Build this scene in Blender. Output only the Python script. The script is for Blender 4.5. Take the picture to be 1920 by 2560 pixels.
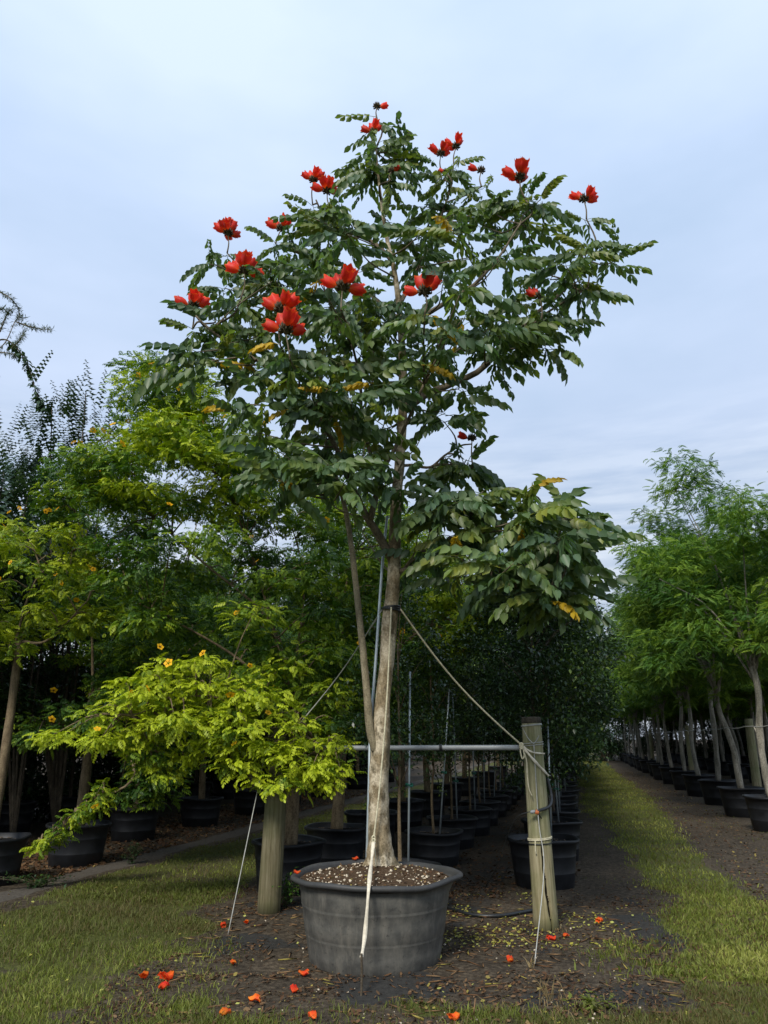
import bpy, math, random
import numpy as np
from mathutils import Vector, Matrix

for o in list(bpy.data.objects): bpy.data.objects.remove(o)
SC = bpy.context.scene
COL = SC.collection
R = math.radians
rng = np.random.default_rng(11)
random.seed(11)

# ------------------------------------------------------------------ camera
FPX, PITCH, CAMH = 1848.0, R(17), 1.6
cam = bpy.data.cameras.new('camera'); camo = bpy.data.objects.new('camera', cam); COL.objects.link(camo)
camo.location = (0, 0, CAMH); camo.rotation_euler = (R(90) + PITCH, 0, 0)
cam.sensor_fit = 'VERTICAL'; cam.sensor_height = 36.0; cam.lens = 36.0 * FPX / 2560.0
cam.clip_start = 0.05; cam.clip_end = 2000
SC.camera = camo
SC.render.resolution_x = 768; SC.render.resolution_y = 1024

# ------------------------------------------------------------------ sky, sun, exposure
SUN_EL, SUN_AZ = R(43), R(203)          # azimuth clockwise from +Y: behind the camera, to the left
W = bpy.data.worlds.new('World'); SC.world = W; W.use_nodes = True
nt = W.node_tree; nt.nodes.clear()
def N(tree, typ, **kw):
    n = tree.nodes.new(typ)
    for k, v in kw.items(): setattr(n, k, v)
    return n
out = N(nt, 'ShaderNodeOutputWorld'); bg = N(nt, 'ShaderNodeBackground')
sky = N(nt, 'ShaderNodeTexSky', sky_type='NISHITA', sun_disc=False, sun_elevation=SUN_EL, sun_rotation=SUN_AZ)
sky.air_density = 1.0; sky.dust_density = 2.5; sky.ozone_density = 1.5
tc = N(nt, 'ShaderNodeTexCoord')
sep = N(nt, 'ShaderNodeSeparateXYZ'); nt.links.new(tc.outputs['Generated'], sep.inputs[0])
mp = N(nt, 'ShaderNodeMapping'); mp.inputs['Scale'].default_value = (1.0, 1.0, 2.6)
nt.links.new(tc.outputs['Generated'], mp.inputs[0])
nz = N(nt, 'ShaderNodeTexNoise'); nz.inputs['Scale'].default_value = 1.7; nz.inputs['Detail'].default_value = 5; nz.inputs['Roughness'].default_value = 0.5
nt.links.new(mp.outputs[0], nz.inputs['Vector'])
mp2 = N(nt, 'ShaderNodeMapping'); mp2.inputs['Scale'].default_value = (2.2, 2.2, 15.0)
nt.links.new(tc.outputs['Generated'], mp2.inputs[0])
nz2 = N(nt, 'ShaderNodeTexNoise'); nz2.inputs['Scale'].default_value = 3.0; nz2.inputs['Detail'].default_value = 6; nz2.inputs['Roughness'].default_value = 0.55
nt.links.new(mp2.outputs[0], nz2.inputs['Vector'])
# overcast layer: darker and lighter cloud, brighter overhead (as an overcast sky is), banded cloud near the horizon
cr = N(nt, 'ShaderNodeValToRGB')
cr.color_ramp.elements[0].position = 0.30; cr.color_ramp.elements[0].color = (3.25, 4.25, 5.75, 1)
cr.color_ramp.elements[1].position = 0.68; cr.color_ramp.elements[1].color = (4.75, 5.6, 7.2, 1)
nt.links.new(nz.outputs['Fac'], cr.inputs[0])
cr2 = N(nt, 'ShaderNodeValToRGB')
cr2.color_ramp.elements[0].position = 0.38; cr2.color_ramp.elements[0].color = (3.4, 4.2, 5.5, 1)
cr2.color_ramp.elements[1].position = 0.62; cr2.color_ramp.elements[1].color = (6.3, 6.8, 7.5, 1)
nt.links.new(nz2.outputs['Fac'], cr2.inputs[0])
mr = N(nt, 'ShaderNodeMapRange'); mr.inputs['From Min'].default_value = 0.16; mr.inputs['From Max'].default_value = 0.42
mr.inputs['To Min'].default_value = 1.0; mr.inputs['To Max'].default_value = 0.0
nt.links.new(sep.outputs['Z'], mr.inputs['Value'])
mx = N(nt, 'ShaderNodeMix', data_type='RGBA'); nt.links.new(mr.outputs[0], mx.inputs['Factor'])
nt.links.new(cr.outputs[0], mx.inputs['A']); nt.links.new(cr2.outputs[0], mx.inputs['B'])
mz = N(nt, 'ShaderNodeMapRange'); mz.inputs['From Min'].default_value = 0.0; mz.inputs['From Max'].default_value = 1.0
mz.inputs['To Min'].default_value = 0.90; mz.inputs['To Max'].default_value = 1.65
nt.links.new(sep.outputs['Z'], mz.inputs['Value'])
ml = N(nt, 'ShaderNodeVectorMath', operation='SCALE'); nt.links.new(mx.outputs['Result'], ml.inputs[0]); nt.links.new(mz.outputs[0], ml.inputs['Scale'])
m3 = N(nt, 'ShaderNodeMix', data_type='RGBA'); m3.inputs['Factor'].default_value = 0.9
nt.links.new(sky.outputs[0], m3.inputs['A']); nt.links.new(ml.outputs[0], m3.inputs['B'])
nt.links.new(m3.outputs['Result'], bg.inputs[0]); bg.inputs[1].default_value = 0.050
nt.links.new(bg.outputs[0], out.inputs[0])
sl = bpy.data.lights.new('sun', 'SUN'); so = bpy.data.objects.new('sun', sl); COL.objects.link(so)
sl.energy = 1.5; sl.angle = R(14); sl.color = (1.0, 0.95, 0.86)
sd = Vector((math.sin(SUN_AZ) * math.cos(SUN_EL), math.cos(SUN_AZ) * math.cos(SUN_EL), math.sin(SUN_EL)))
so.rotation_euler = (-sd).to_track_quat('-Z', 'Y').to_euler(); so.location = sd * 30
vs = SC.view_settings; vs.view_transform = 'Standard'; vs.look = 'None'; vs.gamma = 1; vs.use_curve_mapping = False
vs.exposure = 1.3

# ------------------------------------------------------------------ geometry helpers
cP, sP = math.cos(PITCH), math.sin(PITCH)
def ray(px, py):
    x = px - 960.0; u = 1280.0 - py
    return x, FPX * cP - u * sP, FPX * sP + u * cP
def at(px, py, Y):
    x, y, w = ray(px, py); k = Y / y
    return np.array((x * k, Y, CAMH + w * k))
def gnd(px, py, z=0.0):
    x, y, w = ray(px, py); k = (z - CAMH) / w
    return np.array((x * k, y * k, z))
ROW_A = math.atan2(480, 1932)
DV = np.array((math.sin(ROW_A), math.cos(ROW_A))); NV = np.array((DV[1], -DV[0]))
def RW(s, t, z=0.0):
    return np.array((DV[0] * s + NV[0] * t, DV[1] * s + NV[1] * t, z))

def hash2(ix, iy, seed):
    h = (ix.astype(np.int64) * 374761393 + iy.astype(np.int64) * 668265263 + seed * 974711) & 0xffffffff
    h = ((h ^ (h >> 13)) * 1274126177) & 0xffffffff
    return ((h ^ (h >> 16)) & 0xffff) / 65535.0
def vnoise(x, y, sc, seed=0):
    x = np.asarray(x, float) / sc; y = np.asarray(y, float) / sc
    ix = np.floor(x); iy = np.floor(y); fx = x - ix; fy = y - iy
    fx = fx * fx * (3 - 2 * fx); fy = fy * fy * (3 - 2 * fy)
    a = hash2(ix, iy, seed); b = hash2(ix + 1, iy, seed); c = hash2(ix, iy + 1, seed); d = hash2(ix + 1, iy + 1, seed)
    return (a * (1 - fx) + b * fx) * (1 - fy) + (c * (1 - fx) + d * fx) * fy
def fbm(x, y, sc, seed=0, o=3):
    r = 0; w = 0
    for k in range(o):
        r = r + vnoise(x, y, sc / 2 ** k, seed + k * 17) / 2 ** k; w += 1 / 2 ** k
    return r / w
def sstep(a, b, x):
    x = np.clip((x - a) / (b - a), 0, 1); return x * x * (3 - 2 * x)

class MB:
    """collects vertices and faces; build() links them as one mesh object"""
    def __init__(s): s.V = []; s.n = 0; s.L = []; s.T = []; s.tint = []; s.M = []
    def add(s, V, F, tint=0.5, mat=0):
        V = np.asarray(V, float).reshape(-1, 3); off = s.n; s.V.append(V); s.n += len(V)
        t = np.full(len(V), tint, float) if np.isscalar(tint) else np.asarray(tint, float)
        s.tint.append(t)
        if isinstance(F, np.ndarray): F = [F]
        groups = {}
        for f in F:
            if isinstance(f, np.ndarray) and f.ndim == 2: groups.setdefault(f.shape[1], []).append(f)
            else: groups.setdefault(len(f), []).append(np.array([f]))
        for k, g in groups.items():
            a = np.concatenate(g) + off
            s.L.append(a.reshape(-1)); s.T.append(np.full(len(a), k)); s.M.append(np.full(len(a), mat))
        return s
    def inst(s, tpl, pos, rot, scale, tint=0.5, mat=0):
        """many copies of a template (V, [faces arrays], tint)"""
        V, F, tt = tpl; n = len(pos)
        if n == 0: return s
        sc = np.broadcast_to(np.asarray(scale, float).reshape(-1, 1, 1) if not np.isscalar(scale) else scale, (n, 1, 1))
        A = np.einsum('nij,vj->nvi', rot, V) * sc + np.asarray(pos)[:, None, :]
        off = s.n; nv = len(V); s.V.append(A.reshape(-1, 3)); s.n += n * nv
        ti = np.broadcast_to(np.asarray(tint, float).reshape(-1, 1) if not np.isscalar(tint) else tint, (n, 1)) + (tt - 0.5)[None, :]
        s.tint.append(np.clip(ti, 0, 1).reshape(-1))
        for f in F:
            a = (f[None] + (np.arange(n) * nv)[:, None, None] + off).reshape(-1, f.shape[1])
            s.L.append(a.reshape(-1)); s.T.append(np.full(len(a), f.shape[1])); s.M.append(np.full(len(a), mat))
        return s
    def mesh(s, name, mats, smooth=True):
        me = bpy.data.meshes.new(name)
        V = np.concatenate(s.V); L = np.concatenate(s.L).astype(np.int32); T = np.concatenate(s.T).astype(np.int32)
        me.vertices.add(len(V)); me.vertices.foreach_set('co', V.astype(np.float32).reshape(-1))
        me.loops.add(len(L)); me.loops.foreach_set('vertex_index', L)
        me.polygons.add(len(T)); st = np.zeros(len(T), np.int32); st[1:] = np.cumsum(T)[:-1]
        me.polygons.foreach_set('loop_start', st); me.polygons.foreach_set('loop_total', T)
        me.polygons.foreach_set('material_index', np.concatenate(s.M).astype(np.int32))
        me.polygons.foreach_set('use_smooth', np.full(len(T), smooth))
        a = me.attributes.new('tint', 'FLOAT', 'POINT'); a.data.foreach_set('value', np.concatenate(s.tint).astype(np.float32))
        for m in (mats if isinstance(mats, (list, tuple)) else [mats]): me.materials.append(m)
        me.update(calc_edges=True); me.validate(verbose=False)
        return me
    def build(s, name, mats, parent=None, smooth=True, loc=None):
        return link(name, s.mesh(name, mats, smooth), parent, loc)
def link(name, me, parent=None, loc=None, rot=None, scale=None):
    o = bpy.data.objects.new(name, me); COL.objects.link(o)
    if parent: o.parent = parent
    if loc is not None: o.location = loc
    if rot is not None: o.rotation_euler = rot
    if scale is not None: o.scale = (scale,) * 3 if np.isscalar(scale) else scale
    return o
def tag(o, label=None, cat=None, group=None, kind=None):
    if label: o['label'] = label
    if cat: o['category'] = cat
    if group: o['group'] = group
    if kind: o['kind'] = kind
    return o
def thing(name, loc, label, cat, group=None, rz=0.0, scale=1.0):
    o = link(name, None, None, loc, (0, 0, rz), scale); o.empty_display_size = 0.1
    return tag(o, label, cat, group)
def dup(root, loc, rz=0.0, scale=None, label=None, group=None):
    r = root.copy(); COL.objects.link(r); r.location = loc; r.rotation_euler = (0, 0, rz)
    if scale is not None: r.scale = scale if not np.isscalar(scale) else (scale,) * 3
    if label: r['label'] = label
    if group: r['group'] = group
    for ch in list(root.children):
        c = ch.copy(); COL.objects.link(c); c.parent = r
        for g in ch.children:
            d = g.copy(); COL.objects.link(d); d.parent = c
    return r

def smooth_path(P, n):
    """Catmull-Rom through control points"""
    P = np.asarray(P, float); Q = np.vstack([2 * P[0] - P[1], P, 2 * P[-1] - P[-2]])
    u = np.linspace(0, len(P) - 1, n); i = np.minimum(u.astype(int), len(P) - 2); f = (u - i)[:, None]
    a, b, c, d = Q[i], Q[i + 1], Q[i + 2], Q[i + 3]
    return 0.5 * (2 * b + (c - a) * f + (2 * a - 5 * b + 4 * c - d) * f ** 2 + (3 * b - a - 3 * c + d) * f ** 3)
def tube(P, r, seg=8, bump=0.0, cap=True, seed=0):
    P = np.asarray(P, float); n = len(P); r = np.broadcast_to(np.asarray(r, float), (n,))
    T = np.gradient(P, axis=0); T /= np.linalg.norm(T, axis=1)[:, None] + 1e-12
    up = np.array((0.13, 0.21, 1.0)) if abs(T[0][2]) < 0.9 else np.array((1.0, 0.1, 0.05))
    V = np.zeros((n, seg, 3)); a = np.arange(seg) * 2 * math.pi / seg
    u = None
    for i in range(n):
        if u is None: u = np.cross(up, T[i])
        u = u - T[i] * np.dot(u, T[i]); u /= np.linalg.norm(u) + 1e-12
        v = np.cross(T[i], u)
        rr = r[i]
        if bump: rr = r[i] * (1 + bump * (2 * vnoise(np.cos(a) * 1.3 + 7, np.sin(a) * 1.3 + i * 0.7, 0.8, seed) - 1))
        V[i] = P[i] + (np.cos(a)[:, None] * u + np.sin(a)[:, None] * v) * np.reshape(rr, (-1, 1))
    F = np.array([[i * seg + j, i * seg + (j + 1) % seg, (i + 1) * seg + (j + 1) % seg, (i + 1) * seg + j] for i in range(n - 1) for j in range(seg)])
    fs = [F]
    if cap and seg > 2: fs += [list(range(seg))[::-1], [(n - 1) * seg + j for j in range(seg)]]
    return V.reshape(-1, 3), fs
def lathe(prof, seg=32, fn=None, cap_bottom=True, cap_top=False):
    prof = np.asarray(prof, float); n = len(prof); a = np.arange(seg) * 2 * math.pi / seg
    V = np.zeros((n, seg, 3))
    for i, (r, z) in enumerate(prof):
        rr = np.full(seg, r); zz = np.full(seg, z)
        if fn: rr, zz = fn(i, r, z, a)
        V[i, :, 0] = np.cos(a) * rr; V[i, :, 1] = np.sin(a) * rr; V[i, :, 2] = zz
    F = np.array([[i * seg + j, i * seg + (j + 1) % seg, (i + 1) * seg + (j + 1) % seg, (i + 1) * seg + j] for i in range(n - 1) for j in range(seg)])
    fs = [F]
    if cap_bottom: fs.append(list(range(seg))[::-1])
    if cap_top: fs.append([(n - 1) * seg + j for j in range(seg)])
    return V.reshape(-1, 3), fs
def frames(dirs, roll=None, upv=(0, 0, 1)):
    """rotation matrices with local x along dirs and local z near up"""
    d = dirs / (np.linalg.norm(dirs, axis=1)[:, None] + 1e-9)
    up = np.broadcast_to(np.asarray(upv, float), d.shape)
    y = np.cross(up, d); y /= np.linalg.norm(y, axis=1)[:, None] + 1e-9
    z = np.cross(d, y)
    if roll is not None:
        c, s_ = np.cos(roll)[:, None], np.sin(roll)[:, None]
        y, z = y * c + z * s_, z * c - y * s_
    return np.stack([d, y, z], axis=2)

# ------------------------------------------------------------------ materials
def new_mat(name):
    m = bpy.data.materials.new(name); m.use_nodes = True; t = m.node_tree; t.nodes.clear()
    o = N(t, 'ShaderNodeOutputMaterial'); p = N(t, 'ShaderNodeBsdfPrincipled'); t.links.new(p.outputs[0], o.inputs[0])
    return m, t, p, o
def ramp(t, fac, stops):
    r = N(t, 'ShaderNodeValToRGB'); e = r.color_ramp.elements
    while len(e) < len(stops): e.new(0.5)
    for k, (p, c) in enumerate(stops): e[k].position = p; e[k].color = (*c, 1)
    if fac is not None: t.links.new(fac, r.inputs[0])
    return r.outputs[0]
def noise(t, scale, detail=4, rough=0.55, vec=None, stretch=None, coord='Object'):
    tc = N(t, 'ShaderNodeTexCoord'); src = vec or tc.outputs[coord]
    if stretch:
        mp = N(t, 'ShaderNodeMapping'); mp.inputs['Scale'].default_value = stretch; t.links.new(src, mp.inputs[0]); src = mp.outputs[0]
    n = N(t, 'ShaderNodeTexNoise'); n.inputs['Scale'].default_value = scale; n.inputs['Detail'].default_value = detail; n.inputs['Roughness'].default_value = rough
    t.links.new(src, n.inputs['Vector']); return n.outputs['Fac']
def mix(t, fac, a, b, blend='MIX'):
    m = N(t, 'ShaderNodeMix', data_type='RGBA', blend_type=blend)
    if isinstance(fac, (int, float)): m.inputs['Factor'].default_value = fac
    else: t.links.new(fac, m.inputs['Factor'])
    for k, v in (('A', a), ('B', b)):
        if isinstance(v, tuple): m.inputs[k].default_value = (*v, 1)
        else: t.links.new(v, m.inputs[k])
    return m.outputs['Result']
def bump(t, p, h, strength=0.4, dist=0.01):
    b = N(t, 'ShaderNodeBump'); b.inputs['Strength'].default_value = strength; b.inputs['Distance'].default_value = dist
    t.links.new(h, b.inputs['Height']); t.links.new(b.outputs[0], p.inputs['Normal'])
def attr(t, name, out='Fac'):
    a = N(t, 'ShaderNodeAttribute'); a.attribute_name = name; return a.outputs[out]
def leaf_mat(name, stops, trans=0.3, rough=0.45, spec=0.35, tcol=(1.15, 1.25, 0.5), vein=0.0):
    m, t, p, o = new_mat(name)
    c = ramp(t, attr(t, 'tint'), stops)
    oi = N(t, 'ShaderNodeObjectInfo')
    hs = N(t, 'ShaderNodeHueSaturation'); t.links.new(c, hs.inputs['Color'])
    mv = N(t, 'ShaderNodeMapRange'); mv.inputs['To Min'].default_value = 0.82; mv.inputs['To Max'].default_value = 1.2
    t.links.new(oi.outputs['Random'], mv.inputs['Value']); t.links.new(mv.outputs[0], hs.inputs['Value'])
    c = hs.outputs[0]
    t.links.new(c, p.inputs['Base Color']); p.inputs['Roughness'].default_value = rough; p.inputs['Specular IOR Level'].default_value = spec
    tr = N(t, 'ShaderNodeBsdfTranslucent')
    tc_ = mix(t, 1.0, c, tcol, 'MULTIPLY'); t.links.new(tc_, tr.inputs['Color'])
    ms = N(t, 'ShaderNodeMixShader'); ms.inputs[0].default_value = trans
    t.links.new(p.outputs[0], ms.inputs[1]); t.links.new(tr.outputs[0], ms.inputs[2]); t.links.new(ms.outputs[0], o.inputs[0])
    return m
def bark_mat(name, a, b, c, scale=14, patch=None, stretch=(1, 1, 0.3)):
    m, t, p, o = new_mat(name)
    f = noise(t, scale, 6, 0.65, stretch=stretch); col = ramp(t, f, [(0.32, a), (0.52, b), (0.72, c)])
    if patch:
        g = noise(t, 5.0, 5, 0.6); k = ramp(t, g, [(0.46, (0, 0, 0)), (0.60, (1, 1, 1))]); col = mix(t, k, col, patch)
    if patch:
        g2 = noise(t, 9.0, 6, 0.72, stretch=(1.2, 1.2, .7)); k3 = ramp(t, g2, [(0.53, (0, 0, 0)), (0.62, (.85, .85, .85))]); col = mix(t, k3, col, (0.13, 0.105, 0.06))
    f2 = noise(t, scale * 3.5, 4, 0.7); k2 = ramp(t, f2, [(0.35, (0.55, 0.55, 0.55)), (0.6, (1, 1, 1))]); col = mix(t, 1.0, col, k2, 'MULTIPLY')
    t.links.new(col, p.inputs['Base Color']); p.inputs['Roughness'].default_value = 0.9; p.inputs['Specular IOR Level'].default_value = 0.15
    bump(t, p, f2, 0.6, 0.012); return m
def plain(name, col, rough=0.6, spec=0.4, metal=0.0, var=0.25, scale=20, stretch=None):
    m, t, p, o = new_mat(name)
    f = noise(t, scale, 5, 0.6, stretch=stretch)
    lo = tuple(v * (1 - var) for v in col); hi = tuple(min(1, v * (1 + var)) for v in col)
    c = ramp(t, f, [(0.3, lo), (0.7, hi)]); t.links.new(c, p.inputs['Base Color'])
    p.inputs['Roughness'].default_value = rough; p.inputs['Specular IOR Level'].default_value = spec; p.inputs['Metallic'].default_value = metal
    return m

M = {}
M['tulip_leaf'] = leaf_mat('tulip_leaf', [(0.0, (0.044, 0.086, 0.050)), (0.45, (0.082, 0.140, 0.062)), (0.8, (0.14, 0.195, 0.048)), (1.0, (0.20, 0.22, 0.03))], 0.33, 0.45, 0.5, (1.5, 1.7, 0.7))
M['yellow_leaf'] = leaf_mat('yellow_leaf', [(0.0, (0.28, 0.20, 0.02)), (0.6, (0.50, 0.34, 0.02)), (1.0, (0.55, 0.45, 0.05))], 0.35, 0.5, 0.3, (1.1, 1.0, 0.4))
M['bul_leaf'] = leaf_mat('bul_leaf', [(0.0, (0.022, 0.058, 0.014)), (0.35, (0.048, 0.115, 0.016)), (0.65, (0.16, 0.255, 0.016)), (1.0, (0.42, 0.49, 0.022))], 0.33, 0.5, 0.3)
M['feather_leaf'] = leaf_mat('feather_leaf', [(0.0, (0.028, 0.080, 0.018)), (0.45, (0.072, 0.155, 0.024)), (1.0, (0.22, 0.32, 0.030))], 0.38, 0.55, 0.25)
M['dark_leaf'] = leaf_mat('dark_leaf', [(0.0, (0.016, 0.036, 0.016)), (0.5, (0.032, 0.068, 0.024)), (0.85, (0.065, 0.125, 0.024)), (1.0, (0.17, 0.24, 0.035))], 0.2, 0.35, 0.45)
M['myrtle_leaf'] = leaf_mat('myrtle_leaf', [(0.0, (0.022, 0.045, 0.030)), (0.6, (0.045, 0.085, 0.045)), (1.0, (0.09, 0.12, 0.05))], 0.25, 0.45, 0.35)
M['gray_leaf'] = leaf_mat('gray_leaf', [(0.0, (0.05, 0.075, 0.045)), (1.0, (0.12, 0.15, 0.09))], 0.25, 0.6, 0.2)
M['fruit'] = leaf_mat('fruit', [(0.0, (0.12, 0.20, 0.02)), (1.0, (0.34, 0.42, 0.04))], 0.4, 0.5, 0.3)
M['trunk'] = bark_mat('trunk', (0.10, 0.075, 0.042), (0.27, 0.21, 0.125), (0.44, 0.36, 0.23), 15, (0.58, 0.50, 0.36))
M['branch'] = bark_mat('branch', (0.09, 0.075, 0.05), (0.17, 0.14, 0.095), (0.25, 0.21, 0.15), 20)
M['stem'] = bark_mat('stem', (0.16, 0.13, 0.08), (0.26, 0.22, 0.14), (0.36, 0.31, 0.21), 24)
M['twig'] = plain('twig', (0.11, 0.095, 0.06), 0.85, 0.2)
M['bul_bark'] = bark_mat('bul_bark', (0.10, 0.075, 0.045), (0.20, 0.15, 0.09), (0.30, 0.24, 0.14), 18)
M['feather_bark'] = bark_mat('feather_bark', (0.14, 0.13, 0.10), (0.27, 0.25, 0.20), (0.42, 0.39, 0.33), 14)
M['dark_bark'] = bark_mat('dark_bark', (0.05, 0.04, 0.03), (0.10, 0.08, 0.055), (0.17, 0.14, 0.10), 18)
M['bud'] = plain('bud', (0.055, 0.042, 0.018), 0.6, 0.3)
M['plastic'] = plain('plastic', (0.011, 0.012, 0.014), 0.5, 0.35, var=0.5, scale=6)
M['steel'] = plain('steel', (0.42, 0.48, 0.50), 0.42, 0.5, metal=0.5, var=0.15, scale=9)
M['pvc'] = plain('pvc', (0.23, 0.245, 0.25), 0.4, 0.45, var=0.15, scale=9)
M['green_tape'] = plain('green_tape', (0.01, 0.16, 0.10), 0.45, 0.5)
M['hose'] = plain('hose', (0.015, 0.017, 0.018), 0.45, 0.5)
M['rope'] = plain('rope', (0.50, 0.46, 0.32), 0.9, 0.1, var=0.3, scale=60)
M['strap'] = plain('strap', (0.62, 0.56, 0.44), 0.85, 0.15, var=0.2, scale=40)
M['cord'] = plain('cord', (0.34, 0.34, 0.31), 0.85, 0.15)
M['orange_clamp'] = plain('orange_clamp', (0.42, 0.12, 0.04), 0.5, 0.4)
M['pebble'] = plain('pebble', (0.50, 0.43, 0.32), 0.9, 0.2, var=0.3, scale=30)
M['yellow_petal'] = leaf_mat('yellow_petal', [(0.0, (0.75, 0.30, 0.01)), (1.0, (0.85, 0.52, 0.02))], 0.3, 0.6, 0.2, (1.1, 1.0, 0.5))
M['petal'] = leaf_mat('petal', [(0.0, (0.80, 0.26, 0.02)), (0.40, (0.80, 0.085, 0.018)), (0.72, (0.66, 0.026, 0.020)), (1.0, (0.85, 0.12, 0.02))], 0.35, 0.5, 0.3, (1.1, 0.9, 0.8))
M['litter'] = leaf_mat('litter', [(0.0, (0.035, 0.020, 0.012)), (0.45, (0.12, 0.062, 0.030)), (0.75, (0.22, 0.14, 0.07)), (0.92, (0.36, 0.33, 0.05)), (1.0, (0.45, 0.46, 0.12))], 0.15, 0.7, 0.2)
M['grass'] = leaf_mat('grass', [(0.0, (0.13, 0.095, 0.04)), (0.3, (0.088, 0.098, 0.024)), (0.65, (0.140, 0.172, 0.028)), (1.0, (0.30, 0.31, 0.07))], 0.3, 0.6, 0.25)

def wood_post_mat(name, k_):
    m, t, p, o = new_mat(name)
    f = noise(t, 7, 6, 0.65, stretch=(6, 6, 0.35)); col = ramp(t, f, [(0.28, (0.10 * k_, 0.09 * k_, 0.048 * k_)), (0.46, (0.24 * k_, 0.215 * k_, 0.125 * k_)), (0.75, (0.40 * k_, 0.37 * k_, 0.25 * k_))])
    g = noise(t, 2.5, 4, 0.6); k = ramp(t, g, [(0.42, (0, 0, 0)), (0.62, (0.65, 0.65, 0.65))]); col = mix(t, k, col, (0.15 * k_, 0.165 * k_, 0.07 * k_))
    sp = N(t, 'ShaderNodeSeparateXYZ'); tc = N(t, 'ShaderNodeTexCoord'); t.links.new(tc.outputs['Object'], sp.inputs[0])
    kk = ramp(t, sp.outputs['Z'], [(0.0, (0.35, 0.33, 0.32)), (0.10, (0.9, 0.86, 0.82)), (0.55, (0.95, 0.92, 0.9)), (0.8, (1, 1, 1))])   # darkest at the post foot, lighter upwards
    col = mix(t, 1.0, col, kk, 'MULTIPLY')
    t.links.new(col, p.inputs['Base Color']); p.inputs['Roughness'].default_value = 0.9; p.inputs['Specular IOR Level'].default_value = 0.15
    bump(t, p, f, 0.5, 0.008); return m
M['post'] = wood_post_mat('post_wood', 1.0)
M['post_shaded'] = wood_post_mat('post_wood_shaded', .55)  # left post: same wood made darker, shade of the boughs put into its colour
M['rot'] = plain('rot', (0.012, 0.010, 0.008), .95, .1)  # crack inside: shade of the deep groove put into a near-black colour
M['post_cap'] = bark_mat('post_cap', (0.035, 0.03, 0.022), (0.07, 0.058, 0.042), (0.12, 0.10, 0.075), 20)
def pot_mat():
    m, t, p, o = new_mat('old_pot')
    f = noise(t, 5, 7, 0.68); col = ramp(t, f, [(0.3, (0.045, 0.045, 0.042)), (0.5, (0.092, 0.090, 0.080)), (0.7, (0.16, 0.152, 0.130))])
    g = noise(t, 9, 5, 0.7, stretch=(1.4, 1.4, 0.22)); k = ramp(t, g, [(0.5, (0, 0, 0)), (0.72, (0.75, 0.75, 0.75))]); col = mix(t, k, col, (0.19, 0.175, 0.145))
    h = noise(t, 26, 5, 0.75); k2 = ramp(t, h, [(0.58, (0, 0, 0)), (0.70, (0.8, 0.8, 0.8))]); col = mix(t, k2, col, (0.022, 0.022, 0.022))
    sp = N(t, 'ShaderNodeSeparateXYZ'); tc = N(t, 'ShaderNodeTexCoord'); t.links.new(tc.outputs['Object'], sp.inputs[0])
    kk = ramp(t, sp.outputs['Z'], [(0.50, (0, 0, 0)), (0.565, (0.8, 0.8, 0.8))]); col = mix(t, kk, col, (0.030, 0.031, 0.033))   # clean plastic lip, dusty wall below
    t.links.new(col, p.inputs['Base Color']); p.inputs['Roughness'].default_value = 0.55; p.inputs['Specular IOR Level'].default_value = 0.35
    bump(t, p, h, 0.25, 0.004); return m
M['old_pot'] = pot_mat()
def soil_mat(name, a, b, c):
    m, t, p, o = new_mat(name)
    f = noise(t, 40, 7, 0.7); col = ramp(t, f, [(0.3, a), (0.52, b), (0.75, c)]); t.links.new(col, p.inputs['Base Color'])
    p.inputs['Roughness'].default_value = 0.95; p.inputs['Specular IOR Level'].default_value = 0.1; bump(t, p, f, 0.9, 0.02); return m
M['soil'] = soil_mat('soil', (0.030, 0.020, 0.012), (0.075, 0.048, 0.028), (0.16, 0.11, 0.07))
M['dark_soil'] = soil_mat('dark_soil', (0.008, 0.007, 0.006), (0.022, 0.019, 0.016), (0.06, 0.05, 0.04))
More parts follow.
